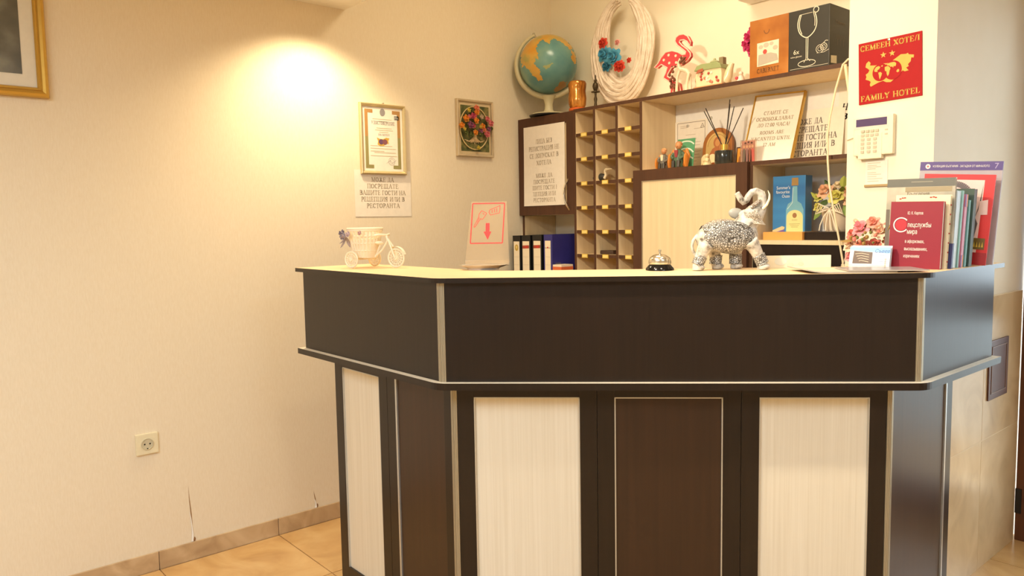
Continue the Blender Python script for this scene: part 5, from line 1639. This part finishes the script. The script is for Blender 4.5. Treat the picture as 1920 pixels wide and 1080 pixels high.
# ------------------------------------------------------------------ things on the counter
# toy tricycle planter
tr = thing('tricycle_planter', 'white wicker tricycle planter with mauve flowers at the counter left end', 'planter', (-2.395, 1.357, ZT), 20)
M_TR = pbr('tricycle_white', (246, 236, 214), 0.45)


def wheel(x, y, r, ang):
    M = Matrix.Translation((x, y, r)) @ Matrix.Rotation(math.radians(ang), 4, 'Z')
    b = MB(M)
    b.tube([((r - 0.0032) * math.cos(2 * PI * q / 24), 0, (r - 0.0032) * math.sin(2 * PI * q / 24)) for q in range(24)], 0.0032, 6, closed=True)
    b.tube([(r * 0.62 * math.cos(2 * PI * q / 20), 0, r * 0.62 * math.sin(2 * PI * q / 20)) for q in range(20)], 0.0016, 5, closed=True)
    w_ = b.build('wheel', M_TR, tr)
    s = MB(M)
    for q in range(8):
        a = q * PI / 8
        s.tube([(-(r - 0.003) * math.cos(a), 0, -(r - 0.003) * math.sin(a)), ((r - 0.003) * math.cos(a), 0, (r - 0.003) * math.sin(a))], 0.0012, 5)
    s.tube([(0, -0.005, 0), (0, 0.005, 0)], 0.006, 10)
    s.build('spokes', M_TR, w_)


wheel(0, -0.062, 0.030, 0)
wheel(0, 0.062, 0.030, 0)
wheel(0.146, 0, 0.034, 6)
b = MB()
b.tube([(0, -0.062, 0.030), (0, 0.062, 0.030)], 0.003, 8)
b.tube([(0.0, 0, 0.030), (0.05, 0, 0.036), (0.085, 0, 0.060), (0.112, 0, 0.094)], 0.003, 8)
b.tube([(0.055, 0, 0.036), (0.078, 0, 0.078)], 0.003, 8)
for s in (-1, 1):
    b.tube([(0.146, s * 0.007, 0.034), (0.128, s * 0.006, 0.075), (0.112, 0, 0.100)], 0.003, 8)
b.tube([(0.112, 0, 0.094), (0.106, 0, 0.112)], 0.004, 8)
b.build('frame', M_TR, tr)
MB().tube([(0.085, -0.038, 0.112), (0.098, -0.026, 0.115), (0.106, 0, 0.112), (0.098, 0.026, 0.115), (0.085, 0.038, 0.112)], 0.0038, 8).build('handlebar', M_TR, tr)
MB().ball((0.074, 0, 0.086), (0.020, 0.012, 0.006), 12, 6).build('saddle', M_TR, tr)
MB().patch(lambda u, v: (0.146 + 0.040 * math.cos(PI * (0.1 + 0.6 * u)), (v - 0.5) * 0.014, 0.034 + 0.040 * math.sin(PI * (0.1 + 0.6 * u))), 8, 2).build('mudguard', M_TR, tr, normals=False)
b = MB()
nst = 26
for q in range(nst):
    a = 2 * PI * q / nst
    b.tube([(0.012 + 0.038 * math.cos(a), 0.040 * math.sin(a), 0.037), (0.012 + 0.046 * math.cos(a), 0.050 * math.sin(a), 0.085), (0.012 + 0.056 * math.cos(a + 0.05), 0.060 * math.sin(a + 0.05), 0.130)], 0.0042, 5)
for z, kx in ((0.038, .0385), (0.060, .0435), (0.085, .0475), (0.110, .0525), (0.130, .0575), (0.136, .0585)):
    b.tube([(0.012 + kx * math.cos(2 * PI * q / 28), kx * 1.06 * math.sin(2 * PI * q / 28), z + 0.002 * math.sin(q * PI)) for q in range(28)], 0.0030 if z < 0.13 else 0.0045, 5, closed=True)
b.build('wicker_basket', M_TR, tr)['kind'] = 'stuff'
MB().lathe([(0.0, 0.034), (0.042, 0.034), (0.052, 0.1), (0.050, 0.1)], c=(0.012, 0, 0), n=24).build('basket_lining', pbr('lining_cream', (240, 224, 194), 0.8), tr)
for q, (c, x, y, z, r) in enumerate((((150, 138, 150), -.030, -.040, .118, .017), ((172, 160, 168), -.014, -.052, .108, .016), ((132, 122, 138), -.040, -.030, .108, .014), ((206, 188, 196), .010, -.058, .116, .013), ((214, 178, 178), .052, -.048, .120, .010))):
    MB().rose((x - 0.006, y - 0.014, z), r * 1.35, (-.3, -1, .3), petals=(3, 5), seed=60 + q).build('flower', pbr('mauve_%d' % q, c, 0.7), tr, normals=False)
b = MB()
for (x1, z1) in ((-.062, .085), (-.058, .070), (-.012, .072)):
    b.leaf((-.034, -.045, .108), (x1, -.052, z1), .006)
b.build('leaves', pbr('leaf_grey_mauve', (168, 152, 148), 0.7), tr, normals=False)

# key drop sign on a glass tray
ks = thing('key_return_sign', 'clear acrylic key return sign with a red key drawing and arrow', 'sign', (-1.92, 1.53, ZT), 49.5)
sheet = [(-0.066, 0.018), (0.0765, 0.018), (0.0712, 0.2165), (-0.041, 0.2165)]
MB().prism(sheet, -0.002, 0.002, 'y').build('acrylic_sheet', M_ACRYL, ks)
MB().prism([(-0.0665, 0.012), (0.077, 0.012), (0.0768, 0.03), (-0.0645, 0.03)], -0.006, 0.006, 'y').build('sheet_foot', M_ACRYL, ks, bevel=0.002)
red_i = pbr('print_red', (224, 70, 72), 0.5)
b = MB()
yy = -0.0026
b.line2([(-0.0365, 0.2105), (0.0650, 0.2105), (0.0556, 0.084), (-0.0470, 0.084)], 0.0034, yy, 0, True)
b.poly2([(0.0035, 0.148), (0.0160, 0.148), (0.0150, 0.121), (0.0210, 0.121), (0.0085, 0.0945), (-0.004, 0.121), (0.0025, 0.121)], yy)
P = [(-0.009, 0.188), (0.007, 0.180), (0.003, 0.172), (-0.0065, 0.160), (-0.012, 0.163), (-0.030, 0.137), (-0.034, 0.135), (-0.034, 0.139), (-0.018, 0.168), (-0.018, 0.175)]
b.line2(P, 0.0017, yy, 0, True)
b.line2([(-0.006, 0.179), (0.000, 0.176)], 0.002, yy)
b.line2([(-0.016, 0.166), (-0.024, 0.150)], 0.0012, yy)
b.line2([(0.017, 0.190), (0.051, 0.203), (0.048, 0.180), (0.019, 0.173), (0.0145, 0.182)], 0.0017, yy, 0, True)
for q in range(3):
    b.line2([(0.025 + 0.0075 * q, 0.190 + 0.0025 * q), (0.0245 + 0.0075 * q, 0.180 + 0.0015 * q)], 0.0018, yy)
b.build('red_drawing', red_i, ks, normals=False)
kt = thing('glass_tray', 'shallow clear glass tray with a scalloped rim holding the key sign', 'tray', (-1.918, 1.520, ZT), 49.5)
b = MB()
n = 40
prof = [(0.050, 0.0, 0), (0.052, 0.005, 0), (0.070, 0.012, 1), (0.079, 0.0155, 1), (0.073, 0.0158, 1), (0.048, 0.0085, 0)]
vs = []
for r, z, sc in prof:
    for j in range(n):
        a = 2 * PI * j / n
        k_ = 1 + sc * 0.035 * math.cos(10 * a)
        vs.append((1.0 * r * k_ * math.cos(a), 0.72 * r * k_ * math.sin(a), z))
b.add(vs, [(i * n + j, i * n + (j + 1) % n, (i + 1) * n + (j + 1) % n, (i + 1) * n + j) for i in range(len(prof) - 1) for j in range(n)], 0, True)
b.add(vs, [tuple((len(prof) - 1) * n + j for j in range(n))], 0)
b.build('dish', pbr('tray_glass', (222, 214, 204), 0.06, 0.35), kt)
MB().lathe([(0.049, 0.0), (0.050, 0.0022), (0.0, 0.0024)], n=32, sy=0.72).build('base_ring', pbr('copper_ring', (176, 110, 68), 0.3, 0.5), kt)

# desk bell
bl = thing('desk_bell', 'chrome desk bell with black base on the counter', 'bell', (-1.432, 1.800, ZT))
MB().lathe([(0.0, 0.0005), (0.040, 0.0), (0.042, 0.002), (0.041, 0.006), (0.034, 0.014), (0.031, 0.018), (0.0, 0.018)], n=32).build('base', pbr('bell_black_chrome', (48, 46, 46), 0.14, 0.8), bl)
pr = [(0.0325, 0.0195), (0.033, 0.024), (0.0322, 0.030)]
for q in range(9):
    a = (q / 8) * PI / 2
    pr.append((0.0318 * math.cos(a), 0.030 + 0.0185 * math.sin(a)))
MB().lathe(pr, n=36).build('dome', pbr('bell_steel', (222, 214, 196), 0.2, 0.95), bl)
MB().lathe([(0.003, 0.048), (0.003, 0.055), (0.0045, 0.056), (0.0045, 0.060), (0.0025, 0.062), (0, 0.0622)], n=14).build('button', M_CHROME, bl)


# elephant
def remeshed(mb, voxel, smooth, name, mat, parent, sm_fac=0.5):
    me = bpy.data.meshes.new('body_source')
    me.from_pydata(mb.v, [], mb.f)
    o = bpy.data.objects.new('body_source', me)
    COL.objects.link(o)
    m = o.modifiers.new('r', 'REMESH')
    m.mode = 'VOXEL'
    m.voxel_size = voxel
    m.use_smooth_shade = True
    s = o.modifiers.new('s', 'SMOOTH')
    s.iterations = smooth
    s.factor = sm_fac
    dg = bpy.context.evaluated_depsgraph_get()
    out = bpy.data.meshes.new_from_object(o.evaluated_get(dg))
    out.name = name
    bpy.data.objects.remove(o)
    bpy.data.meshes.remove(me)
    out.materials.clear()
    out.materials.append(mat)
    for p in out.polygons:
        p.use_smooth = True
    r = bpy.data.objects.new(name, out)
    COL.objects.link(r)
    r.parent = parent
    return r


el = thing('elephant_figurine', 'silver and white elephant figurine with raised trunk and pebbled blanket', 'figurine', (-1.288, 1.934, ZT), 49.5)
KE = 0.0002665


def E(x, z, y=0.0):
    return ((x - 580) * KE, y, (1003 - z) * KE)


silver = ramp_tex('antique_white', 'noise', 60.0, [(0.30, (96, 88, 78)), (0.41, (168, 162, 152)), (0.54, (200, 195, 186)), (0.75, (216, 212, 203))], 0.42, 0.0, detail=4)
pebble = ramp_tex('pebble_silver', 'pebble', 165.0, [(0.0, (58, 52, 46)), (0.07, (96, 92, 86)), (0.16, (176, 175, 173)), (0.5, (216, 215, 213))], 0.28, 0.25, bump=0.9)
b = MB()
b.ball(E(560, 640), (295 * KE, 0.044, 165 * KE), 28, 18, rot=Matrix.Rotation(math.radians(-6), 3, 'Y'))
b.ball(E(350, 665), (120 * KE, 0.040, 140 * KE), 20, 14)
b.ball(E(780, 630), (120 * KE, 0.040, 150 * KE), 20, 14)
b.tube([E(720, 600), E(785, 490), E(845, 410)], [140 * KE, 125 * KE, 105 * KE], 16)
b.ball(E(862, 400), (108 * KE, 0.026, 108 * KE), 18, 12)
b.ball(E(770, 440), (92 * KE, 0.024, 95 * KE), 16, 10)
b.tube([E(880, 430), E(925, 360), E(945, 290), E(945, 225), E(925, 172), E(880, 150), E(835, 160), E(800, 200), E(775, 250), E(742, 270), E(715, 240), E(692, 200), E(668, 165)],
       [80 * KE, 66 * KE, 54 * KE, 46 * KE, 42 * KE, 39 * KE, 37 * KE, 36 * KE, 36 * KE, 36 * KE, 35 * KE, 33 * KE, 34 * KE], 14)
b.tube([E(880, 450), E(915, 480), E(925, 505)], [52 * KE, 36 * KE, 18 * KE], 12)   # lower jaw
for (pts, y) in (([(315, 720), (275, 800), (238, 880), (222, 950), (222, 998)], -0.026), ([(420, 740), (455, 820), (470, 880), (480, 950), (483, 998)], 0.026),
                 ([(700, 730), (690, 820), (690, 890), (692, 950), (692, 998)], 0.026), ([(790, 690), (850, 790), (895, 880), (925, 950), (930, 998)], -0.026)):
    b.tube([E(x, z, y) for x, z in pts], [88 * KE, 68 * KE, 56 * KE, 56 * KE, 62 * KE], 14)
    b.ball(E(pts[-1][0] + 12, 968, y), (70 * KE, 0.0185, 36 * KE), 14, 8)
b.tube([E(290, 600), E(235, 625), E(195, 680), E(182, 740), E(195, 800), E(235, 850)], [22 * KE, 20 * KE, 19 * KE, 18 * KE, 19 * KE, 24 * KE], 10)
remeshed(b, 0.0021, 5, 'body', silver, el)
# blanket: a pebbled shell hugging the flank
cx0, cz0, cy0 = E(560, 640)[0], E(560, 640)[2], 0.0


def flank(sgn):
    def fn(u, v):
        # u along the body, v from the back line down
        x = (285 + 565 * u)
        topz = 475 + 120 * (abs(u - 0.42) * 1.5) ** 2.0 - 20 * u
        low = 760 + 70 * math.exp(-((u - 0.55) / 0.28) ** 2) - 130 * max(0, u - 0.72) * 3 - 40 * max(0, 0.16 - u) * 6
        z = topz + (low - topz) * v
        px, _, pz = E(x, z)
        q = ((x - 560) / 320.0) ** 2 + ((z - 635) / 185.0) ** 2
        yy_ = 0.0487 * math.sqrt(max(0.02, 1 - min(0.98, q * q * 0.92)))
        return (px, sgn * yy_, pz)
    return fn


for sgn in (-1, 1):
    MB().patch(flank(sgn), 40, 24).build('blanket', pebble, el, normals=False)
saddle_pts = []
b = MB()
b.ball(E(505, 560), (225 * KE, 0.036, 112 * KE), 28, 16, rot=Matrix.Rotation(math.radians(-3), 3, 'Y'))
b.build('saddle_cloth', ramp_tex('pebble_warm', 'pebble', 170.0, [(0.0, (100, 84, 70)), (0.07, (134, 118, 104)), (0.16, (196, 184, 170)), (0.5, (222, 212, 200))], 0.3, 0.2, bump=0.8), el)
b = MB()
b.tube([E(282, 575, -0.034), E(400, 585, -0.0445), E(540, 586, -0.0475), E(650, 575, -0.046), E(740, 545, -0.042), E(800, 495, -0.036)], 0.0019, 6)
b.build('cloth_cord', pbr('cord_dark_silver', (110, 102, 92), 0.4, 0.3), el)
for (x, z, y, r, tilt) in ((240, 893, -0.026, 62, 26), (470, 895, 0.026, 64, 6), (690, 893, 0.026, 66, 0), (905, 890, -0.026, 64, -26)):
    M = Matrix.Translation(E(x, z, y)) @ Matrix.Rotation(math.radians(tilt), 4, 'Y')
    b = MB(M)
    rr = r * KE
    b.lathe([(rr * 1.00, -0.0145), (rr * 1.08, -0.0125), (rr * 1.02, -0.011), (rr * 1.05, 0.0), (rr * 1.02, 0.011), (rr * 1.10, 0.0125), (rr * 1.02, 0.0145)], n=20)
    b.build('leg_band', pebble, el)


def ear(sgn):
    def fn(u, v):
        a = Vector(E(735, 400, sgn * 0.024)).lerp(Vector(E(850, 352, sgn * 0.026)), u)
        c = Vector(E(800, 500, sgn * 0.030)).lerp(Vector(E(948, 520, sgn * 0.034)), u)
        p = a.lerp(c, v)
        p.y += sgn * (0.008 * math.sin(PI * u) * v + 0.004 * math.sin(2 * PI * v))
        return tuple(p)
    return fn


for sgn in (-1, 1):
    MB().patch(ear(sgn), 10, 10).build('ear', ramp_tex('ear_silver', 'pebble', 210.0, [(0.0, (110, 98, 84)), (0.12, (170, 158, 142)), (0.3, (226, 214, 198))], 0.35, 0.1, bump=0.4) if 'ear_silver' not in MATS else MATS['ear_silver'], el, normals=False)
MB().ball(E(682, 390, 0.014), (88 * KE, 0.010, 60 * KE), 14, 9, rot=Matrix.Rotation(math.radians(12), 3, 'Y')).build('far_ear', pbr('ear_grey', (166, 164, 158), 0.4), el)
b = MB()
for y in (-0.015, 0.015):
    b.tube([E(935, 345, y), E(975, 300, y * 1.25), E(1000, 240, y * 1.35), E(1002, 190, y * 1.3), E(988, 148, y * 1.15)], [16 * KE, 15 * KE, 12 * KE, 9 * KE, 3 * KE], 8)
b.build('tusks', pbr('tusk_ivory', (240, 228, 196), 0.3), el)
MB().ball(E(858, 372, -0.0215), (9 * KE, 0.002, 9 * KE), 8, 6).build('eye', M_BLACK, el)
MB().tube([E(800, 330, -0.020), E(835, 305, -0.021), E(875, 275, -0.018), E(912, 250, -0.014)], [20 * KE, 24 * KE, 22 * KE, 14 * KE], 8).build('head_jewel', MATS['pebble_warm'], el)

# white picture card lying behind
s0, w0 = 0.937, 0.262
bc = thing('picture_card', 'low cream board with faint watercolour print behind the elephant', 'board', (A[0] + (s0 - w0) * U2, A[1] + (s0 + w0) * U2, ZT), 45)
MB().box(0, 0.197, 0, 0.012, 0, 0.037).build('board', pbr('board_cream', (238, 228, 200), 0.7), bc, bevel=0.001)
b = MB()
yy = -0.0006
for (x, z, rx_, rz_, mi) in ((.052, .020, .018, .012, 0), (.092, .020, .020, .013, 1), (.080, .010, .010, .006, 2), (.110, .012, .008, .006, 2)):
    b.ell2(x, z, rx_, rz_, yy - 0.0001 * mi, mi, 16)
b.build('printed_wash', [pbr('wash_blue', (222, 222, 208), 0.7), pbr('wash_peach', (242, 224, 194), 0.7), pbr('wash_pink', (236, 206, 186), 0.7)], bc, normals=False)


# magazines lying flat
def magazine(label, s, w, sx, sy, rot, z, cover, curl, n_pages=3):
    o = thing('magazine', label, 'magazine', (A[0] + (s - w) * U2, A[1] + (s + w) * U2, z), rot, 'magazines lying on the counter')
    def sh(zz):
        def fn(u, v):
            return ((u - 0.5) * sx, (v - 0.5) * sy, zz + curl * max(0, 0.25 - u) ** 2 * 6)
        return fn
    b = MB()
    t = 0.0035
    b.patch(sh(0.0006), 12, 3, 1).patch(sh(t), 12, 3, 0)
    e = [sh(0.0006), sh(t)]
    for (f0, f1) in (((lambda q: (q, 0)), 0), ((lambda q: (q, 1)), 0), ((lambda q: (0, q)), 0), ((lambda q: (1, q)), 0)):
        vs = []
        for q in range(13):
            a = f0(q / 12)
            vs += [e[0](*a), e[1](*a)]
        b.add(vs, [(2 * i, 2 * i + 2, 2 * i + 3, 2 * i + 1) for i in range(12)], 1)
    b.build('pages', [cover, pbr('page_grey', (176, 168, 158), 0.6)], o)
    return o


magazine('pale magazine with a curled corner near the elephant front foot', 1.105, 0.100, 0.235, 0.165, 47, ZT, pbr('mag_beige', (222, 204, 180), 0.5), 0.020)
magazine('glossy grey magazine lying at the counter corner before the red book', 1.205, 0.085, 0.20, 0.14, 41, ZT + 0.0042, pbr('mag_grey', (150, 146, 146), 0.25), 0.0)

# leaflet rack
lh = thing('leaflet_holder', 'clear holder of blue and white leaflets beside the red book', 'leaflet holder', (-1.052, 2.185, ZT + 0.0005), 4)
b = MB()
b.box(-0.012, 0.112, -0.024, 0.03, 0.0, 0.003)
b.tube([(-0.010, -0.023, 0.003), (0.000, -0.012, 0.036), (0.004, -0.010, 0.044)], 0.0018, 6)
b.tube([(0.110, -0.023, 0.003), (0.108, -0.012, 0.030)], 0.0018, 6)
b.box(-0.010, 0.112, -0.024, -0.022, 0.003, 0.012)
b.build('stand', M_ACRYL, lh)
for q in range(3):
    l = MB(Matrix.Translation((0, 0.004 + 0.006 * q, 0.0032)) @ Matrix.Rotation(math.radians(-12), 4, 'X'))
    l.box(0.0, 0.112, 0, 0.0012, 0, 0.058 + 0.002 * q, 0)
    lo = l.build('leaflet', pbr('leaflet_white', (222, 228, 236), 0.4), lh)
    if q == 0:
        p = MB(Matrix.Translation((0, 0.004, 0.0032)) @ Matrix.Rotation(math.radians(-12), 4, 'X'))
        yy = -0.0005
        p.poly2([(0.0, 0.050), (0.112, 0.040), (0.112, 0.058), (0.0, 0.058)], yy, 0)
        p.poly2([(0.010, 0.010), (0.064, 0.010), (0.064, 0.043), (0.012, 0.047)], yy - 0.0002, 1)
        for k_ in range(4):
            p.line2([(0.016 + 0.004 * k_, 0.038 - 0.007 * k_), (0.034, 0.040 - 0.007 * k_), (0.055, 0.036 - 0.007 * k_)], 0.0016, yy - 0.0004, 2)
        p.sans('Съвев', 0.090, 0.0425, 0.010, yy - 0.0004, 3, width=0.040, slant=0.25)
        for z, x0 in ((0.034, .084), (0.030, .072), (0.024, .078), (0.017, .080), (0.012, .084)):
            p.stroke(x0, z, 0.108, z, 0.0014, yy - 0.0002, 4)
        p.build('print', [pbr('leaf_blue', (140, 190, 236), 0.4), pbr('leaf_photo', (96, 76, 68), 0.4), pbr('leaf_photo_light', (206, 184, 160), 0.4), pbr('leaf_script', (64, 96, 170), 0.4), pbr('leaf_lines', (160, 180, 214), 0.4)], lo, normals=False)

# pink bouquet
PK, RS, CR, SM, OL = ('rose_pink', (232, 150, 156), 0.7), ('rose_rust', (214, 124, 108), 0.7), ('rose_cream', (244, 216, 190), 0.7), ('rose_salmon', (236, 160, 140), 0.7), ('sprig_olive', (150, 118, 58), 0.7)


def pot2(o):
    MB().lathe([(0.030, 0), (0.034, 0.004), (0.040, 0.030), (0.036, 0.031)], n=20).build('bowl', pbr('bowl_cream', (230, 208, 180), 0.6), o)
    b = MB()
    rg = random.Random(77)
    for q in range(60):
        a, e = rg.uniform(0, 2 * PI), rg.uniform(0.0, 1.2)
        r = 0.058 + rg.uniform(-.004, .006)
        b.ball((r * math.cos(a) * math.cos(e), r * math.sin(a) * math.cos(e), 0.066 + r * math.sin(e)), rg.uniform(.004, .007), 6, 4, q % 3)
    b.build('berry_sprigs', [pbr(*OL), pbr(*RS), pbr('sprig_green', (110, 112, 52), 0.7)], o)['kind'] = 'stuff'


h2 = []
rg = random.Random(21)
for q, (c, x, z, r) in enumerate(((PK, -.012, .112, .032), (CR, .038, .104, .030), (SM, .020, .130, .024), (RS, -.046, .094, .022), (CR, -.058, .058, .024), (PK, -.056, .026, .020), (SM, -.010, .060, .026), (RS, .024, .066, .022), (RS, .060, .080, .020), (CR, -.03, .128, .020), (SM, .058, .120, .020), (RS, .0, .030, .02))):
    h2.append((c, x, -0.030 + 0.5 * abs(x), z, r))
l2 = [(OL, (-.03, -.03, .08), (-.066, -.045, .075), .008), (OL, (.0, -.03, .085), (.012, -.06, .083), .012), (('sprig_green', (110, 112, 52), 0.7), (-.02, -.03, .075), (.02, -.062, .078), .010), (OL, (.05, -.02, .10), (.075, -.03, .125), .008)]
bouquet('pink_bouquet', 'round bouquet of pink and cream artificial roses behind the leaflets', (-1.056, 2.325, ZT), h2, l2, pot2, 31)


# ------------------------------------------------------------------ books standing at the right end
def book(name, label, x, y, w, t, h, rot, lean, cover, spine=None, cat='book', pages=True, group=None):
    """front cover faces -y; x is its lower left corner; lean = (back, sideways)"""
    o = thing(name, label, cat, (x, y, ZT + w * math.sin(math.radians(max(0, lean[1])))), rot, group or 'books and magazines standing at the counter end', lean)
    cv = MB()
    c = 0.0012
    cv.box(0, w, 0, c, 0, h, 0).box(0, w, t - c, t, 0, h, 0).box(0, c, c, t - c, 0, h, 0)
    cv.build('cover', [cover], o)
    MB().box(c, w - 0.002, c, t - c, 0.002, h - 0.002).build('pages', pbr('book_pages', (238, 230, 216), 0.8), o)
    return o


YB = 2.235
bk = book('book', 'red paperback with white title standing in front of the other books', -0.961, YB, 0.136, 0.017, 0.186, 3, (-2, 1.2), pbr('book_red', (140, 22, 46), 0.5))
b = MB()
yy = -0.0005
w, h = 0.136, 0.186
ring = [(0.030 + 0.0195 * math.cos(math.radians(40 + 280 * q / 20)), 0.121 + 0.0195 * math.sin(math.radians(40 + 280 * q / 20))) for q in range(21)]
b.line2(ring, 0.0032, yy, 0)
b.ell2(0.030, 0.121, 0.015, 0.0155, yy, 1, 20)
b.sans('Ю. К. Карпов', 0.066, 0.150, 0.0085, yy, 0, width=0.040)
b.sans('пецслужбы', 0.078, 0.115, 0.0135, yy - 0.0002, 0, width=0.060)
b.sans('мира', 0.060, 0.096, 0.0135, yy, 0, width=0.026)
b.sans('в афоризмах,', 0.068, 0.071, 0.0095, yy, 0, width=0.050)
b.sans('высказываниях,', 0.072, 0.050, 0.0095, yy, 0, width=0.060)
b.sans('изречениях', 0.062, 0.030, 0.0095, yy, 0, width=0.042)
b.build('lettering', [M_WHITE, pbr('logo_red', (214, 44, 58), 0.4)], bk, normals=False)

bk = book('book', 'cream speckled paperback just behind the red one', -0.962, YB + 0.030, 0.142, 0.012, 0.204, 3, (-2, 1.5), pbr('book_cream', (238, 224, 190), 0.5))
b = MB()
for (x, z) in ((0.012, .193), (0.018, .1955), (0.024, .196)):
    b.ell2(x, z, 0.0035, 0.002, -0.0005, 0, 8)
b.build('printed_speckle', pbr('speckle_red', (176, 66, 60), 0.6), bk, normals=False)
b = MB()
for (x, z) in ((0.092, .197), (0.099, .198), (0.1045, .1965)):
    b.ell2(x, z, 0.0035, 0.002, -0.0005, 0, 8)
b.build('printed_speckle', pbr('speckle_red', (176, 66, 60), 0.6), bk, normals=False)
b = MB()
for q in range(7):
    b.ball((0.1422, 0.006, 0.02 + 0.026 * q), 0.0022, 6, 4)
b.build('edge_speckle', pbr('speckle_red', (176, 66, 60), 0.6), bk)

bk = book('brochure', 'grey topped brochure rising behind the cream paperback', -0.998, YB + 0.058, 0.180, 0.010, 0.252, 3, (-2, 0.8), ramp_tex('brochure_photo', 'noise', 9.0, [(0.3, (150, 146, 134)), (0.55, (198, 190, 172)), (0.8, (224, 214, 194))], 0.35, detail=6), cat='brochure')
b = MB()
b.poly2([(0, 0.229), (0.180, 0.229), (0.180, 0.252), (0, 0.252)], -0.0005, 0)
b.poly2([(0.05, 0.214), (0.172, 0.214), (0.172, 0.228), (0.05, 0.228)], -0.0004, 1)
b.sans('България', 0.085, 0.2045, 0.010, -0.0007, 2, width=0.058)
b.stroke(0.065, 0.2425, 0.122, 0.2425, 0.0022, -0.0008, 3)
b.poly2([(0.0, 0.06), (0.012, 0.06), (0.010, 0.165), (0.0, 0.165)], -0.0006, 4)
b.build('print', [pbr('brochure_grey', (104, 104, 98), 0.35), pbr('brochure_tan', (160, 146, 118), 0.35), pbr('brochure_ink', (120, 106, 84), 0.5), pbr('brochure_pale', (150, 146, 132), 0.5), pbr('brochure_dark', (108, 100, 92), 0.5)], bk, normals=False)

for (lab, x, y, w, t, h, col, sp) in (
        ('navy blue pocket book half hidden by the red paperback', -0.930, YB + 0.045, 0.118, 0.012, 0.070, (44, 46, 92), None),
        ('thick pale blue volume next to the cream paperback', -0.955, YB + 0.072, 0.135, 0.030, 0.216, (206, 222, 232), None),
        ('thin aqua booklet after the pale blue volume', -0.950, YB + 0.106, 0.132, 0.010, 0.216, (150, 196, 190), None),
        ('pink booklet with violet and orange spine ends', -0.950, YB + 0.122, 0.134, 0.020, 0.206, (212, 136, 162), 'ends'),
        ('teal booklet between the pink and dark green ones', -0.950, YB + 0.148, 0.136, 0.014, 0.190, (112, 168, 168), None),
        ('dark green book standing before the red magazine', -0.950, YB + 0.168, 0.140, 0.026, 0.222, (62, 84, 76), None)):
    bk = book('book', lab, x, y, w, t, h, 3, (-2, 2.0), pbr('book_%d_%d_%d' % col, col, 0.45))
    # coloured fore-edge board on the right-hand side
    MB().box(w - 0.0015, w, 0.0013, t - 0.0013, 0.001, h - 0.001).build('fore_edge', pbr('edge_%d_%d_%d' % col, tuple(min(255, int(v * 0.9 + 24)) for v in col), 0.5), bk)
    if sp:
        MB().box(w - 0.001, w + 0.0006, 0.0, t * 0.5, h - 0.035, h).build('spine_end', pbr('spine_violet', (142, 98, 160), 0.5), bk)
        MB().box(w - 0.001, w + 0.0006, t * 0.5, t, h - 0.035, h).build('spine_end', pbr('spine_orange', (232, 142, 76), 0.5), bk)
        MB().box(w - 0.001, w + 0.0006, 0.0, t * 0.5, 0, 0.035).build('spine_end', pbr('spine_violet', (142, 98, 160), 0.5), bk)
        MB().box(w - 0.001, w + 0.0006, t * 0.5, t, 0, 0.035).build('spine_end', pbr('spine_orange', (232, 142, 76), 0.5), bk)

mg = book('magazine', 'red magazine with a large grey and pink figure on its cover', -0.976, YB + 0.226, 0.186, 0.008, 0.262, 8, (-2, 4.0), pbr('mag_red', (222, 52, 50), 0.3), cat='magazine')
b = MB()
yy = -0.0005
b.poly2([(0.0, 0.0), (0.158, 0.0), (0.160, 0.246), (0.0, 0.246)], yy, 1)
b.poly2([(0.082, 0.0), (0.150, 0.0), (0.146, 0.060), (0.154, 0.120), (0.140, 0.150), (0.112, 0.150), (0.112, 0.130), (0.100, 0.06)], yy - 0.0002, 0)
b.line2(arc([(0.126, 0.145), (0.127, 0.19), (0.118, 0.218), (0.095, 0.232), (0.070, 0.232), (0.046, 0.222)]), 0.017, yy - 0.0003, 0)
b.poly2([(0.144, 0.130), (0.156, 0.175), (0.158, 0.235), (0.152, 0.175)], yy - 0.0003, 0)
b.poly2([(0.0, 0.0), (0.186, 0.0), (0.186, 0.036), (0.0, 0.036)], yy - 0.0004, 2)
b.poly2([(0.145, 0.045), (0.178, 0.045), (0.178, 0.078), (0.145, 0.078)], yy - 0.0005, 3)
for q in range(4):
    b.poly2([(0.149 + 0.007 * q, 0.052), (0.154 + 0.007 * q, 0.052), (0.1515 + 0.007 * q, 0.068)], yy - 0.0007, 4)
b.poly2([(0.152, 0.145), (0.176, 0.147), (0.174, 0.190), (0.153, 0.185)], yy - 0.0005, 1)
b.build('print', [pbr('mag_slate', (104, 92, 92), 0.35), pbr('mag_pink', (240, 206, 200), 0.35), pbr('mag_dark_red', (172, 40, 44), 0.35), pbr('mag_olive', (116, 92, 36), 0.4), pbr('mag_yellow', (214, 178, 64), 0.4)], mg, normals=False)

mg = book('magazine', 'tall violet topped magazine standing against the pillar', -1.008, YB + 0.277, 0.222, 0.007, 0.302, 5, (-2, 3.2), pbr('mag_lilac_grey', (176, 168, 176), 0.3), cat='magazine')
b = MB()
b.poly2([(0.0, 0.276), (0.222, 0.276), (0.222, 0.302), (0.0, 0.302)], -0.0005, 0)
b.ell2(0.022, 0.288, 0.007, 0.0075, -0.0008, 1, 14)
b.ell2(0.022, 0.288, 0.003, 0.0032, -0.0011, 2, 10)
b.sans('КОЛЕКЦИЯ БЪЛГАРИЯ - ЗАГАДКИ ОТ МИНАЛОТО', 0.112, 0.2855, 0.0062, -0.0008, 1, width=0.152)
b.sans('7', 0.206, 0.281, 0.017, -0.0008, 3)
b.build('print', [pbr('mag_violet', (84, 62, 132), 0.3), M_WHITE, pbr('mag_rosette', (222, 96, 96), 0.4), pbr('mag_number', (170, 156, 200), 0.4)], mg, normals=False)
